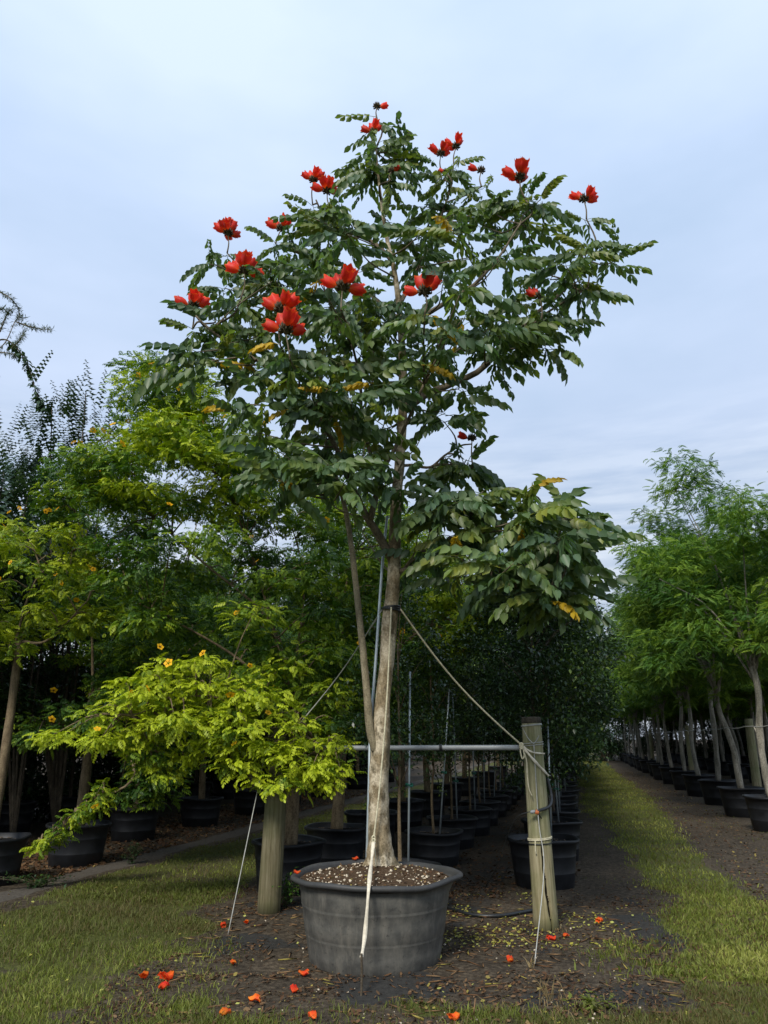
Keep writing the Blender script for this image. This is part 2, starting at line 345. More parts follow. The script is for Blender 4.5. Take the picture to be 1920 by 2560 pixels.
def ground_mat():
    m, t, p, o = new_mat('ground')
    cA = attr(t, 'zones', 'Color'); sp = N(t, 'ShaderNodeSeparateColor'); t.links.new(cA, sp.inputs[0])
    n1 = noise(t, 3.0, 8, 0.7); n2 = noise(t, 22.0, 6, 0.7); n3 = noise(t, 0.9, 5, 0.6)
    dirt = ramp(t, n2, [(0.30, (0.022, 0.018, 0.013)), (0.5, (0.060, 0.048, 0.034)), (0.72, (0.14, 0.115, 0.080))])
    dirt = mix(t, 1.0, dirt, ramp(t, n1, [(0.3, (0.6, 0.6, 0.6)), (0.7, (1.25, 1.2, 1.15))]), 'MULTIPLY')
    grass = ramp(t, n2, [(0.3, (0.035, 0.036, 0.012)), (0.55, (0.075, 0.085, 0.020)), (0.75, (0.13, 0.13, 0.04))])
    grass = mix(t, ramp(t, n3, [(0.45, (0, 0, 0)), (0.65, (0.5, 0.5, 0.5))]), grass, (0.085, 0.066, 0.034))
    path = ramp(t, n2, [(0.3, (0.060, 0.052, 0.043)), (0.7, (0.105, 0.092, 0.076))])
    cloth = ramp(t, n2, [(0.3, (0.022, 0.021, 0.019)), (0.7, (0.048, 0.046, 0.041))])
    def msk(ch, lo=0.42, hi=0.60):
        a = N(t, 'ShaderNodeMath', operation='MULTIPLY_ADD'); t.links.new(n1, a.inputs[0]); a.inputs[1].default_value = 0.7; a.inputs[2].default_value = -0.35
        b = N(t, 'ShaderNodeMath', operation='ADD'); t.links.new(a.outputs[0], b.inputs[0]); t.links.new(sp.outputs[ch], b.inputs[1])
        c = N(t, 'ShaderNodeMapRange', interpolation_type='SMOOTHSTEP'); c.inputs['From Min'].default_value = lo; c.inputs['From Max'].default_value = hi; t.links.new(b.outputs[0], c.inputs['Value'])
        return c.outputs[0]
    col = mix(t, msk('Green'), dirt, cloth); col = mix(t, msk('Blue'), col, path); col = mix(t, msk('Red'), col, grass)
    t.links.new(col, p.inputs['Base Color']); p.inputs['Roughness'].default_value = 0.92; p.inputs['Specular IOR Level'].default_value = 0.15
    bump(t, p, n2, 0.8, 0.02); return m
M['ground'] = ground_mat()

# ------------------------------------------------------------------ ground: zones in row coordinates (s along the rows, t across)
def zones(s, t):
    w = (fbm(s, t, 1.1, 3) - 0.5) * 0.55 + (fbm(s, t, 0.22, 4) - 0.5) * 0.30
    tt = t + w
    tl = np.interp(s, [7, 11, 14, 22, 40], [.72, .66, .45, .02, -.05]); tr_ = np.interp(s, [6, 9, 11, 14, 22, 40], [2.6, 1.75, 1.6, 1.55, 1.9, 1.9])
    lane = sstep(tl - .2, tl + .3, tt) * (1 - sstep(tr_ - .3, tr_ + .2, tt)) * sstep(5.2, 6.2, s + w)
    left = sstep(-5.75, -5.45, tt) * (1 - sstep(-3.9, -3.5, tt)) * (0.55 + 0.45 * sstep(0.3, 0.6, fbm(s, t, 0.8, 8)))
    X = DV[0] * s + NV[0] * t; Y = DV[1] * s + NV[1] * t
    front_l = (1 - sstep(-1.25, -0.75, X + w * 0.8 + (Y - 5.3) * 0.25)) * (1 - sstep(7.2, 8.2, Y + w * 2)) * 0.95
    front_r = sstep(1.4, 2.1, X + w) * (1 - sstep(6.2, 6.9, Y + w - (X - 1.5) * 0.35)) * 0.85
    front = (1 - sstep(5.05, 5.35, Y + w * 1.0)) * 0.9
    grass = np.clip(np.maximum.reduce([lane, left, front_l, front_r, front]), 0, 1)
    mud = sstep(0.48, 0.66, fbm(s, t, 0.7, 41, 5)) * (Y < 9)
    grass = grass * (1 - 0.8 * mud * (1 - sstep(.2, .8, lane)))
    path = sstep(-6.25, -6.1, t + w * 0.35) * (1 - sstep(-5.85, -5.7, t + w * 0.35)) * 0.9
    path = np.maximum(path, sstep(1.95, 2.15, tt) * (1 - sstep(2.7, 2.9, t)) * 0.22)
    cloth = ((np.abs(X - 0.6) < 2.0) & (Y > 5.3) & (Y < 8.6)) * sstep(0.44, 0.62, fbm(s, t, 0.7, 23, 5)) * 0.75
    cloth = np.maximum(cloth, ((t > -2.6) & (t < -0.9) & (s > 8)) * 0.5)
    return grass, cloth, path
def gz(s, t):
    return ((fbm(s, t, 1.4, 55) - 0.5) * 0.05 + (fbm(s, t, 0.25, 61, 2) - 0.5) * 0.02) * sstep(400, 60, s) * 0.9
def axis_pts(segs):
    a = [np.arange(x0, x1, st) for x0, x1, st in segs]; return np.concatenate(a)
sv = axis_pts([(-40, 3, 4.0), (3, 11, 0.07), (11, 20, 0.2), (20, 60, 1.0), (60, 900, 40.0)])
tv = axis_pts([(-400, -20, 40.0), (-20, -9, 1.0), (-9, 5.0, 0.07), (5, 20, 1.0), (20, 440, 40.0)])
SS, TT = np.meshgrid(sv, tv, indexing='ij')
gr, cl, pa = zones(SS, TT)
V = np.stack([TT, SS, gz(SS, TT)], -1).reshape(-1, 3)
ns, ntt = SS.shape
ii, jj = np.meshgrid(np.arange(ns - 1), np.arange(ntt - 1), indexing='ij')
Fg = np.stack([ii * ntt + jj, ii * ntt + jj + 1, (ii + 1) * ntt + jj + 1, (ii + 1) * ntt + jj], -1).reshape(-1, 4)
gm = MB().add(V, Fg).mesh('ground', M['ground'])
ca = gm.attributes.new('zones', 'FLOAT_COLOR', 'POINT')
ca.data.foreach_set('color', np.stack([gr, cl, pa, np.ones_like(gr)], -1).astype(np.float32).reshape(-1))
ground = link('ground', gm, None, (0, 0, 0), (0, 0, -ROW_A)); tag(ground, 'bare soil, grass lanes and black ground cloth of the tree nursery', None, None, 'structure')
def gpt(X, Y):
    s = X * DV[0] + Y * DV[1]; t = X * NV[0] + Y * NV[1]; return s, t, gz(s, t)
def GZ(X, Y): return float(gpt(np.array([X]), np.array([Y]))[2][0])

# ------------------------------------------------------------------ grass blades
def blades(n, X, Y, hmin, hmax, wid, rg, dens_pow=1.0):
    s, t, z = gpt(X, Y); g, c_, p_ = zones(s, t)
    keep = rg.random(n) < np.clip(g * (2.0 * fbm(X, Y, 0.30, 77) - .15), 0, 1) ** dens_pow
    X, Y, z, s, t = X[keep], Y[keep], z[keep], s[keep], t[keep]; n = len(X)
    h = (hmin + (hmax - hmin) * rg.random(n) ** 1.8) * (0.6 + 0.8 * fbm(X, Y, 0.5, 78)); a = rg.random(n) * 2 * math.pi; le = h * (0.25 + 0.75 * rg.random(n))
    b = rg.random(n) * 2 * math.pi
    wx, wy = np.cos(b) * wid * 0.5 * (h / hmax + 0.5), np.sin(b) * wid * 0.5 * (h / hmax + 0.5)
    P = np.stack([X, Y, z - 0.004], -1); top = P + np.stack([np.cos(a) * le, np.sin(a) * le, h * 0.92], -1); mid = P + np.stack([np.cos(a) * le * 0.3, np.sin(a) * le * 0.3, h * 0.6], -1)
    w = np.stack([wx, wy, np.zeros(n)], -1)
    V = np.stack([P - w, P + w, mid + w * 0.8, mid - w * 0.8, top], 1).reshape(-1, 3)
    k = np.arange(n)[:, None] * 5
    tint = np.clip(0.50 + 0.95 * (fbm(X, Y, 0.9, 90) - 0.5) + 0.35 * (rg.random(n) - 0.5) + 0.20 * ((t > -.2) & (t < 2.4) & (s > 6)), 0, 1)
    tint = np.where(rg.random(n) < 0.18, 0.05, tint)
    return V, [k + np.array([0, 1, 2, 3]), k + np.array([3, 2, 4])], np.repeat(tint, 5)
def lane_pts(n, s0, s1, t0, t1, pw, rg):
    s = s0 + (s1 - s0) * rg.random(n) ** pw; t = t0 + (t1 - t0) * rg.random(n)
    return DV[0] * s + NV[0] * t, DV[1] * s + NV[1] * t
g1 = MB()
n = 230000; Y = 4.7 + 4.6 * rng.random(n) ** 1.4; X = (rng.random(n) - 0.5) * (Y * 1.15 + 0.4)
g1.add(*blades(n, X, Y, 0.012, 0.065, 0.0048, rng))
tag(g1.build('grass', M['grass']), 'short worn grass growing across the ground in front of the pots', 'grass', None, 'stuff')
g2 = MB(); n = 80000; X, Y = lane_pts(n, 6.2, 60, -0.3, 2.7, 2.2, rng); g2.add(*blades(n, X, Y, 0.02, 0.06, 0.010, rng))
tag(g2.build('grass', M['grass']), 'bright mown grass strip between the post row and the feathery trees', 'grass', None, 'stuff')
g3 = MB(); n = 40000; X, Y = lane_pts(n, 7.5, 24, -6.0, -3.3, 1.5, rng); g3.add(*blades(n, X, Y, 0.015, 0.05, 0.008, rng))
tag(g3.build('grass', M['grass']), 'dim patchy grass strip between the yellow flowered tree rows', 'grass', None, 'stuff')

# ------------------------------------------------------------------ leaf templates: (V, [faces], tint), local x = along the leaf
def kite(base, d, side, L, Wd, droop=0.0, fold=0.0, wide=0.45):
    d = np.asarray(d, float); side = np.asarray(side, float); z = np.cross(d, side)
    return np.array([base, base + d * L * wide + side * Wd * 0.5 - z * fold * Wd, base + d * L - z * droop * L, base + d * L * wide - side * Wd * 0.5 - z * fold * Wd])
def frond_kites(L, pairs, ll, lw, droop, sag, ang=62, r=None, blunt=False):
    """pinnate leaf with flat kite leaflets"""
    V = []; F = []; T = []
    def pt(u): return np.array((L * (u - 0.18 * sag * u * u), 0, -L * sag * u * u * 0.55))
    def put(b, d, s, l, w):
        k = len(V); V.extend(kite(b, d, s, l, w, 0.25, 0.12, 0.68 if blunt else 0.45)); F.append([k, k + 1, k + 2, k + 3]); T.extend([0.45, 0.5, 0.6, 0.5])
    for i in range(pairs):
        u = 0.2 + 0.75 * i / max(1, pairs - 1); b = pt(u); f = math.sin(math.pi * (0.25 + 0.62 * u)) ** 0.7
        for sg in (-1, 1):
            a = R(ang); dr = droop * (0.8 + 0.4 * (r.random() if r else 0.5))
            d = np.array((math.cos(a), sg * math.sin(a) * math.cos(dr), -math.sin(dr) * math.sin(a)))
            d /= np.linalg.norm(d); s = np.cross((0, 0, 1.0), d); s /= np.linalg.norm(s) + 1e-9
            put(b, d, s, ll * f, lw * f)
    put(pt(0.97), np.array((0.85, 0, -0.5)), np.array((0, 1.0, 0)), ll, lw)
    k = len(V); p0, p1, p2 = pt(0), pt(0.5), pt(1.0); w = 0.012 * L
    V.extend([p0 + (0, w, 0), p0 - (0, w, 0), p1 - (0, w, 0), p1 + (0, w, 0), p2]); T.extend([0.5] * 5); F.append([k, k + 1, k + 2, k + 3]); F.append([k + 3, k + 2, k + 4, k + 4])
    V = np.array(V, float); q = np.array(F[:-1]); tr = np.array([F[-1][:3]])
    return V, [q, tr], np.array(T)
def tulip_frond(seed):
    """African tulip style leaf: opposite drooping oval leaflets on an arching stalk"""
    r = random.Random(seed); L = 0.44 * r.uniform(0.85, 1.12); pairs = r.choice([5, 5, 6]); sag = r.uniform(0.5, 1.15)
    V = []; Fq = []; Ft = []; T = []
    def pt(u): return np.array((L * (u - 0.16 * sag * u * u), 0.03 * math.sin(u * 3 + seed), -L * sag * u * u * 0.6))
    base_t = r.uniform(-0.14, 0.14)
    def leaflet(b, d, n_, l, w, curl):
        d = d / np.linalg.norm(d); s = np.cross(n_, d); s /= np.linalg.norm(s); z = np.cross(d, s); k = len(V)
        rows = [(0.0, 0.0), (0.28, 0.82), (0.62, 0.88), (1.0, 0.0)]
        t0 = base_t + r.uniform(-0.13, 0.13)
        for j, (u, ww) in enumerate(rows):
            c = b + d * l * u - z * curl * l * u * u
            if ww == 0: V.append(c); T.append(0.5 + t0 + 0.1 * u)
            else:
                V.append(c + s * w * ww * 0.5 - z * w * -0.14); V.append(c - z * w * 0.10); V.append(c - s * w * ww * 0.5 - z * w * -0.14); T.extend([0.52 + t0, 0.62 + t0, 0.52 + t0])
        Ft.extend([[k, k + 1, k + 2], [k, k + 2, k + 3]]); Fq.extend([[k + 1, k + 4, k + 5, k + 2], [k + 2, k + 5, k + 6, k + 3]]); Ft.extend([[k + 4, k + 7, k + 5], [k + 5, k + 7, k + 6]])
    for i in range(pairs):
        u = 0.24 + 0.68 * i / (pairs - 1); b = pt(u); f = 1.0 - 0.30 * (u - 0.5) ** 2 * 4 * 0.6
        for sg in (-1, 1):
            dr = R(r.uniform(38, 80)); d = np.array((0.42, sg * math.cos(dr), -math.sin(dr)))
            nrm = np.array((0.05, sg * math.sin(dr) * 0.9, math.cos(dr))); leaflet(b, d, nrm, 0.122 * f * r.uniform(0.85, 1.1), 0.084 * f, r.uniform(0.1, 0.4))
    leaflet(pt(1.0), np.array((0.7, 0.1, -0.7)), np.array((0.7, 0, 0.7)), 0.12, 0.07, 0.25)
    V = np.array(V); T = np.array(T); fs = [np.array(Fq), np.array(Ft)]
    P = np.array([pt(u) for u in np.linspace(0, 1, 5)]); tv_, tf_ = tube(P, np.linspace(0.0045, 0.002, 5), 3, cap=False)
    fs[0] = np.vstack([fs[0], tf_[0] + len(V)]); V = np.vstack([V, tv_]); T = np.concatenate([T, np.full(len(tv_), 0.8)])
    return V, fs, T
TULIP = [tulip_frond(k) for k in range(7)]
rr = random.Random(5)
BUL = [frond_kites(0.10, 4, 0.046, 0.024, d_, s_, 56, rr, True) for d_, s_ in ((.3, .35), (.15, .2), (.5, .5))]
BUL_FAR = [frond_kites(0.14, 3, 0.070, 0.040, .35, .35, 56, rr, True) for _ in range(2)]
FEA = [frond_kites(0.30, 7, 0.075, 0.034, 0.35, 0.5, 64, rr, True) for _ in range(3)]
SIMPLE = [(np.array([[0, 0, 0], [0.45, 0.24, 0.06], [1, 0, -0.12], [0.45, -0.24, 0.06]]) * 0.055, [np.array([[0, 1, 2, 3]])], np.array([0.5, 0.5, 0.55, 0.5]))]

def in_poly(P, x, y):
    P = np.asarray(P, float); x = np.asarray(x, float); y = np.asarray(y, float); r = np.zeros(x.shape, bool); j = len(P) - 1
    for i in range(len(P)):
        c = ((P[i, 1] > y) != (P[j, 1] > y)) & (x < (P[j, 0] - P[i, 0]) * (y - P[i, 1]) / (P[j, 1] - P[i, 1] + 1e-9) + P[i, 0]); r ^= c; j = i
    return r
def edge_dist(P, x, y):
    P = np.asarray(P, float); d = np.full(np.shape(x), 1e9)
    for i in range(len(P)):
        a, b = P[i], P[(i + 1) % len(P)]; ab = b - a; u = np.clip(((x - a[0]) * ab[0] + (y - a[1]) * ab[1]) / (ab @ ab), 0, 1)
        d = np.minimum(d, np.hypot(x - a[0] - u * ab[0], y - a[1] - u * ab[1]))
    return d
def sample_poly(P, n, Yc, depth, rg, mind=30, full=170.0):
    """points through a crown whose outline is P: thick in the middle, thin at its edge"""
    P = np.asarray(P, float); lo, hi = P.min(0), P.max(0); out = []; tries = 0
    while len(out) < n and tries < 60000:
        tries += 1; q = lo + (hi - lo) * rg.random(2)
        if not in_poly(P, q[0:1], q[1:2])[0]: continue
        e = float(edge_dist(P, q[0:1], q[1:2])[0]); D = depth * math.sqrt(min(1.0, (e + 12) / full))
        p = at(q[0], q[1], Yc + D * rg.uniform(-1, 1))
        if all(np.sum((p - o) ** 2) > (mind * 0.004) ** 2 for o in out): out.append(p)
    return np.array(out)

def blob_leaves(mb, blobs, tpls, per, rg, scale=(0.8, 1.2), pitch=(-0.15, 0.4), tint=(0.45, 0.16), mat=0, shell=0.55, leaf_tint=0.16):
    """leaves through ellipsoid clumps (centre, radius, flatness, tint offset)"""
    for (c, rad, flat, dt) in blobs:
        n = max(6, int(per * (rad / 0.5) ** 2)); d = rg.normal(size=(n, 3)); d /= np.linalg.norm(d, axis=1)[:, None]
        rr_ = rad * (shell + (1 - shell) * rg.random(n)) * np.where(rg.random(n) < 0.25, rg.random(n), 1.0) * (0.85 + 0.3 * rg.random(n))
        p = np.asarray(c) + d * rr_[:, None] * np.array((1, 1, flat))
        ax = d * np.array((1, 1, 0.25)) + rg.normal(size=(n, 3)) * np.array((0.55, 0.55, 0.15)); ax[:, 2] = np.tan(rg.normal(pitch[0], pitch[1], n)) * np.hypot(ax[:, 0], ax[:, 1])
        rot = frames(ax, rg.normal(0, 0.35, n)); bt = np.clip(tint[0] + dt + rg.normal(0, leaf_tint, n), 0.02, 1)
        w = rg.integers(0, len(tpls), n)
        for k in range(len(tpls)):
            q = w == k
            if q.any(): mb.inst(tpls[k], p[q], rot[q], scale[0] + (scale[1] - scale[0]) * rg.random(q.sum()), bt[q], mat)
    return mb

# ------------------------------------------------------------------ pots
def pot_mesh(r_top, r_bot, h, seed, lip=0.03, mat='plastic'):
    def fn(i, r, z, a):
        k = 1 + 0.015 * np.sin(2 * a + seed) + 0.008 * np.sin(5 * a + seed * 2); return r * k, z + (z / h) * 0.008 * np.sin(3 * a + seed)
    pr = [(r_bot * 0.97, 0.0), (r_bot, 0.012)]
    for q in (0.33, 0.66):
        r = r_bot + (r_top - r_bot) * q; pr += [(r, h * q - 0.010), (r + 0.003, h * q - 0.004), (r + 0.003, h * q + 0.004), (r + 0.001, h * q + 0.010)]
    pr += [(r_top, h - 0.045), (r_top + lip, h - 0.035), (r_top + lip + 0.004, h - 0.012), (r_top + lip - 0.006, h), (r_top - 0.006, h - 0.006), (r_top - 0.03, h - 0.14)]
    V, F = lathe(pr, 36, fn); return MB().add(V, F).mesh('pot_shell', M[mat])
def soil_mesh(r, z, seed, mat, bumpy=0.02, rise=0.02, mats=None):
    rg = np.random.default_rng(seed); rings = 9; seg = 28; V = [(0, 0, z + rise)]; F = []
    for i in range(1, rings + 1):
        for j in range(seg):
            a = 2 * math.pi * j / seg; q = i / rings; V.append((math.cos(a) * r * q, math.sin(a) * r * q, z + rise * (1 - q * q) + bumpy * (rg.random() - 0.5) * (i < rings)))
    F = [[0, 1 + j, 1 + (j + 1) % seg] for j in range(seg)]
    for i in range(rings - 1):
        for j in range(seg): F.append([1 + i * seg + j, 1 + (i + 1) * seg + j, 1 + (i + 1) * seg + (j + 1) % seg, 1 + i * seg + (j + 1) % seg])
    mb = MB().add(np.array(V), F)
    n = 90; a = rg.random(n) * 6.28; q = np.sqrt(rg.random(n)) * r * 0.95                    # chips in the mix
    mb.inst((np.array([[-1, -.6, 0], [1, -.5, 0.15], [.8, .6, 0.1], [-.9, .5, 0.3], [0, 0, .55]]), [np.array([[0, 1, 4], [1, 2, 4], [2, 3, 4], [3, 0, 4]])], np.full(5, .5)),
            np.stack([np.cos(a) * q, np.sin(a) * q, np.full(n, z + rise * 0.6)], -1), frames(rg.normal(size=(n, 3)) * (1, 1, .2)), 0.008 + 0.012 * rg.random(n), 0.5, 1 if mats else 0)
    return mb.mesh('soil', mats or M[mat])
M['chip'] = plain('chip', (0.13, 0.10, 0.07), 0.9, 0.15, var=0.5, scale=3)
POTS = {}
for key, (rt, rb, h) in {'lane': (0.45, 0.37, 0.60), 'short': (0.37, 0.32, 0.44), 'mid': (0.39, 0.33, 0.52)}.items():
    POTS[key] = [(pot_mesh(rt, rb, h, k), soil_mesh(rt - 0.012, h - 0.07, 40 + k, 'dark_soil', mats=[M['dark_soil'], M['chip']]), h - 0.05) for k in range(2)]
def place_pot(key, s, t, label, group, k=0, rz=0.0, xy=None, tilt=0.0):
    p = RW(s, t) if xy is None else np.array((xy[0], xy[1], 0.0)); p[2] = GZ(p[0], p[1]) - 0.012
    sh, so_, hz = POTS[key][k % 2]
    o = thing('nursery_pot', p, label, 'pot', group, rz); o.rotation_euler = (tilt, 0, rz)
    link('pot_shell', sh, o); link('potting_soil', so_, o)
    return p + np.array((0, 0, hz))

# ------------------------------------------------------------------ crown prototypes for the rows
def limb(mb, pts, r0, r1, seg=6, n=8, bump_=0.08): mb.add(*tube(smooth_path(pts, n), np.linspace(r0, r1, n), seg, bump_))
def row_tree(kind, seed):
    """returns (trunk mesh, crown mesh, flower meshes or None), origin at the soil"""
    rg = np.random.default_rng(seed); tb = MB(); cb = MB(); fl = None
    if kind == 'feather':
        H0 = 1.85 + rg.random() * 0.4; lean = rg.normal(0, 0.12, 2)
        top = np.array((lean[0], lean[1], H0)); tb.add(*tube(smooth_path([(0, 0, -0.05), (lean[0] * .35 + .05, lean[1] * .4 - .03, H0 * .35), (lean[0] * .75 - .03, lean[1] * .7, H0 * .7), top], 14), np.linspace(0.066, 0.044, 14), 12, 0.28, seed=seed))
        blobs = []
        for k in range(12):
            a = k * 2.4 + rg.random(); rad = 0.6 + 1.35 * rg.random(); e = top + np.array((math.cos(a) * rad, math.sin(a) * rad, 0.5 + 3.4 * rg.random() * (1.2 - rad / 2.4)))
            limb(tb, [top - (0, 0, 0.1 + .5 * rg.random()), top + (e - top) * 0.45 + (0, 0, 0.2), e], 0.022, 0.006)
            for j in range(5):
                q = top + (e - top) * (0.45 + 0.17 * j) + rg.normal(0, 0.32, 3) + (0, 0, 0.1); blobs.append((q, 0.32 + 0.30 * rg.random(), 0.5, rg.normal(0, 0.17)))
        for k in range(40):
            a = rg.random() * 6.28; rad = 1.35 * math.sqrt(rg.random()); blobs.append((top + np.array((math.cos(a) * rad * 1.25, math.sin(a) * rad * 1.25, -0.15 + 3.7 * rg.random() * (1.2 - rad / 2.2))), 0.36 + .2 * rg.random(), 0.35, rg.normal(0, 0.16)))
        blob_leaves(cb, blobs, FEA, 138, rg, (0.38, 0.68), (-0.05, 0.36), (0.55, 0))
        return tb.mesh('trunk', M['feather_bark']), cb.mesh('crown', M['feather_leaf'])
    if kind == 'bul':
        H0 = 1.75 + 0.3 * rg.random(); lean = rg.normal(0, 0.06, 2); top = np.array((lean[0], lean[1], H0))
        tb.add(*tube(smooth_path([(0, 0, -0.05), (lean[0] * .4, lean[1] * .4, H0 * .5), top], 12), np.linspace(0.072, 0.052, 12), 10, 0.1, seed=seed)); blobs = []
        for k in range(11):
            a = k * 2.4 + rg.random(); rad = 0.7 + 1.3 * rg.random(); e = top + np.array((math.cos(a) * rad, math.sin(a) * rad, 0.5 + 3.9 * rg.random()))
            limb(tb, [top - (0, 0, .15 + .3 * rg.random()), top + (e - top) * 0.4 + (0, 0, .2), e], 0.03, 0.008)
            for j in range(5): blobs.append((top + (e - top) * (0.35 + 0.18 * j) + rg.normal(0, 0.28, 3), 0.32 + 0.28 * rg.random(), 0.5, rg.normal(0, 0.13)))
        blob_leaves(cb, blobs, BUL_FAR, 150, rg, (0.7, 1.1), (-0.1, 0.4), (0.42, 0))
        return tb.mesh('trunk', M['bul_bark']), cb.mesh('crown', M['bul_leaf'])
    if kind == 'bush':
        blobs = []
        for k in range(40):
            u = rg.random(); a = rg.random() * 6.28; rad = 1.1 * math.sqrt(rg.random()); q = np.array((math.cos(a) * rad, math.sin(a) * rad, 0.2 + 2.4 * u)); blobs.append((q, 0.34 + .2 * rg.random(), .95, rg.normal(0, .12)))
            if k < 9: limb(tb, [(0, 0, -.05), q * (.4, .4, .5), q], .02, .005, 5, 6)
        blob_leaves(cb, blobs, SIMPLE, 330, rg, (1.3, 2.3), (.1, .7), (.32, 0), leaf_tint=.2, shell=.35)
        return tb.mesh('trunk', M['dark_bark']), cb.mesh('crown', M['dark_leaf'])
    if kind == 'slim':
        tb.add(*tube(smooth_path([(0, 0, -.05), (.02, -.01, .5), (-.01, .02, 1.1), (.02, 0, 2.2)], 14), np.linspace(.022, .008, 14), 8, .12, seed=seed)); blobs = []
        for k in range(26):
            u = rg.random(); z = 1.0 + 1.9 * u; rad = .62 * math.sin(math.pi * min(1, .2 + .75 * u)) * math.sqrt(rg.random()); a = rg.random() * 6.28; q = np.array((math.cos(a) * rad, math.sin(a) * rad, z)); blobs.append((q, .18 + .16 * rg.random(), .9, rg.normal(.08, .14)))
            if k % 2 == 0: limb(tb, [(.01, 0, max(.75, z - .6)), q * (.5, .5, 1) + (0, 0, -.2), q], .007, .002, 4, 5)
        for k in range(3): blobs.append((np.array((rg.normal(0, .12), rg.normal(0, .12), .55 + .35 * rg.random())), .10, .9, .3))
        blob_leaves(cb, blobs, SIMPLE, 620, rg, (.7, 1.2), (.1, .7), (.46, 0), leaf_tint=.24, shell=.35)
        return tb.mesh('trunk', M['bul_bark']), cb.mesh('crown', M['dark_leaf'])
    if kind == 'dark':
        H0 = 0.75; lean = rg.normal(0, 0.03, 2); top = np.array((lean[0], lean[1], 2.6))
        tb.add(*tube(smooth_path([(0, 0, -0.05), (.02, .01, 0.6), (lean[0], lean[1], 1.5), top], 14), np.linspace(0.030, 0.012, 14), 8, 0.1, seed=seed)); blobs = []
        for k in range(52):
            u = rg.random(); z = 0.85 + 3.3 * u; rad = 1.2 * math.sin(math.pi * min(1, 0.12 + 0.86 * u)) ** 0.7 * math.sqrt(rg.random()); a = rg.random() * 6.28
            q = np.array((math.cos(a) * rad, math.sin(a) * rad, z)); blobs.append((q, 0.26 + 0.24 * rg.random(), 0.95, rg.normal(0, 0.12)))
            if k % 2 == 0: limb(tb, [(lean[0] * .5, lean[1] * .5, max(0.6, z - 0.75)), q * (0.5, 0.5, 1) + (0, 0, -.25), q], 0.010, 0.003, 4, 5)
        blob_leaves(cb, blobs, SIMPLE, 620, rg, (0.9, 1.7), (0.1, 0.7), (0.42, 0), leaf_tint=0.24, shell=0.35)
        return tb.mesh('trunk', M['dark_bark']), cb.mesh('crown', M['dark_leaf'])
PROTO = {k: [row_tree(k, 100 * i + 7 + j) for j in range(nv)] for i, (k, nv) in enumerate({'feather': 2, 'bul': 2, 'dark': 3, 'bush': 2, 'slim': 2}.items())}
def place_tree(name, kind, pos, k, label, group, rz, sc=1.0, lean=(0, 0)):
    o = thing(name, pos, label, 'tree', group, rz, sc); o.rotation_euler = (lean[0], lean[1], rz)
    tm, cm = PROTO[kind][k % len(PROTO[kind])]; link('trunk', tm, o); c = link('crown', cm, o); c['kind'] = 'stuff'
    return o
STAKE = MB().add(*tube([(0, 0, -0.05), (0, 0, 0.9), (0, 0, 1.9)], 0.011, 8)).mesh('stake', M['steel'])
TIE = MB().add(*tube([(0.035 * math.cos(a), 0.045 * math.sin(a), 0.012 * math.sin(2 * a)) for a in np.linspace(0, 6.28, 12)], 0.009, 5)).mesh('tie', M['green_tape'])
def place_stake(p, label, group, lean, z_tie=0.8, sc=1.0):
    o = thing('support_stake', p, label, 'stake', group); o.rotation_euler = lean; o.scale = (1, 1, sc)
    link('stake', STAKE, o); link('tie', TIE, o, (0, -0.01, z_tie))
    return o

ORD = ['first', 'second', 'third', 'fourth', 'fifth', 'sixth', 'seventh', 'eighth']
def nth(i, text, ref, far):
    return f'{text}, {ORD[i]} in its row {ref}' if i < len(ORD) else far
def r1lab(w, i):
    if i < 2: return f'{w} in the wired feathery row, ' + ('outermost before' if i == 0 else 'just before') + ' its first stout post'
    return f'{w} in the wired feathery row, {ORD[i - 2]} past its first stout post' if i < 10 else f'{w} far along the wired feathery row'
# ---- R1: feathery trees along the right of the lane, and two rows behind
def U(a, b): return float(rng.uniform(a, b))
s = 15.6; i = 0; R1 = []
while s < 62:
    t = 3.36 + U(-.06, .06); hz = place_pot('lane', s, t, r1lab('black plastic pot', i), 'pots in the front row under the feathery trees', i, U(0, 6.3))
    place_tree('feathery_tree', 'feather', hz, i, r1lab('feathery leaved tree', i), 'feathery trees in the front row', U(0, 6.3), (1.06, 1.06, U(1.22, 1.38)), (U(-.05, .05), U(-.07, .07)))
    R1.append((s, t)); s += 2.95 + U(-.2, .2); i += 1
for rt, s0, s1, nm in ((6.5, 26.0, 62, 'second'), (9.6, 38, 66, 'third')):
    s = s0
    while s < s1:
        t = rt + U(-.1, .1); hz = place_pot('lane', s, t, f'black plastic nursery pot in the {nm} row under the feathery trees', f'pots in the {nm} row under the feathery trees', i, U(0, 6.3))
        place_tree('feathery_tree', 'feather', hz, i, f'feathery leaved tree in the {nm} row behind the wired front row', f'feathery trees in the {nm} row', U(0, 6.3), U(1.15, 1.35)); i += 1; s += 3.0 + U(-.2, .2)
# ---- M: dark small leaved trees between the post and the lane
s = 9.45; i = 0
while s < 46:
    t = -0.45 + U(-.05, .05); hz = place_pot('mid', s, t, nth(i, 'black plastic nursery pot', 'counted from the cracked post', 'black plastic nursery pot far along the row behind the cracked post'), 'pots in the row behind the cracked post', i, U(0, 6.3))
    place_tree('evergreen_tree', 'dark', hz, i, nth(i, 'dense dark small leaved tree', 'counted from the cracked post', 'dense dark tree far along the row behind the cracked post'), 'dark trees behind the cracked post', U(0, 6.3), U(0.84, 1.02) if i else .78)
    place_stake(hz + np.array((0.09, -0.06, 0)), nth(i, 'grey metal stake by a dark tree', 'counted from the cracked post', 'grey metal stake far along the row behind the cracked post'), 'stakes in the row behind the cracked post', (U(-.03, .03), U(-.03, .03), 0), U(.6, .9), .72); i += 1; s += 1.75 + U(-.15, .15)
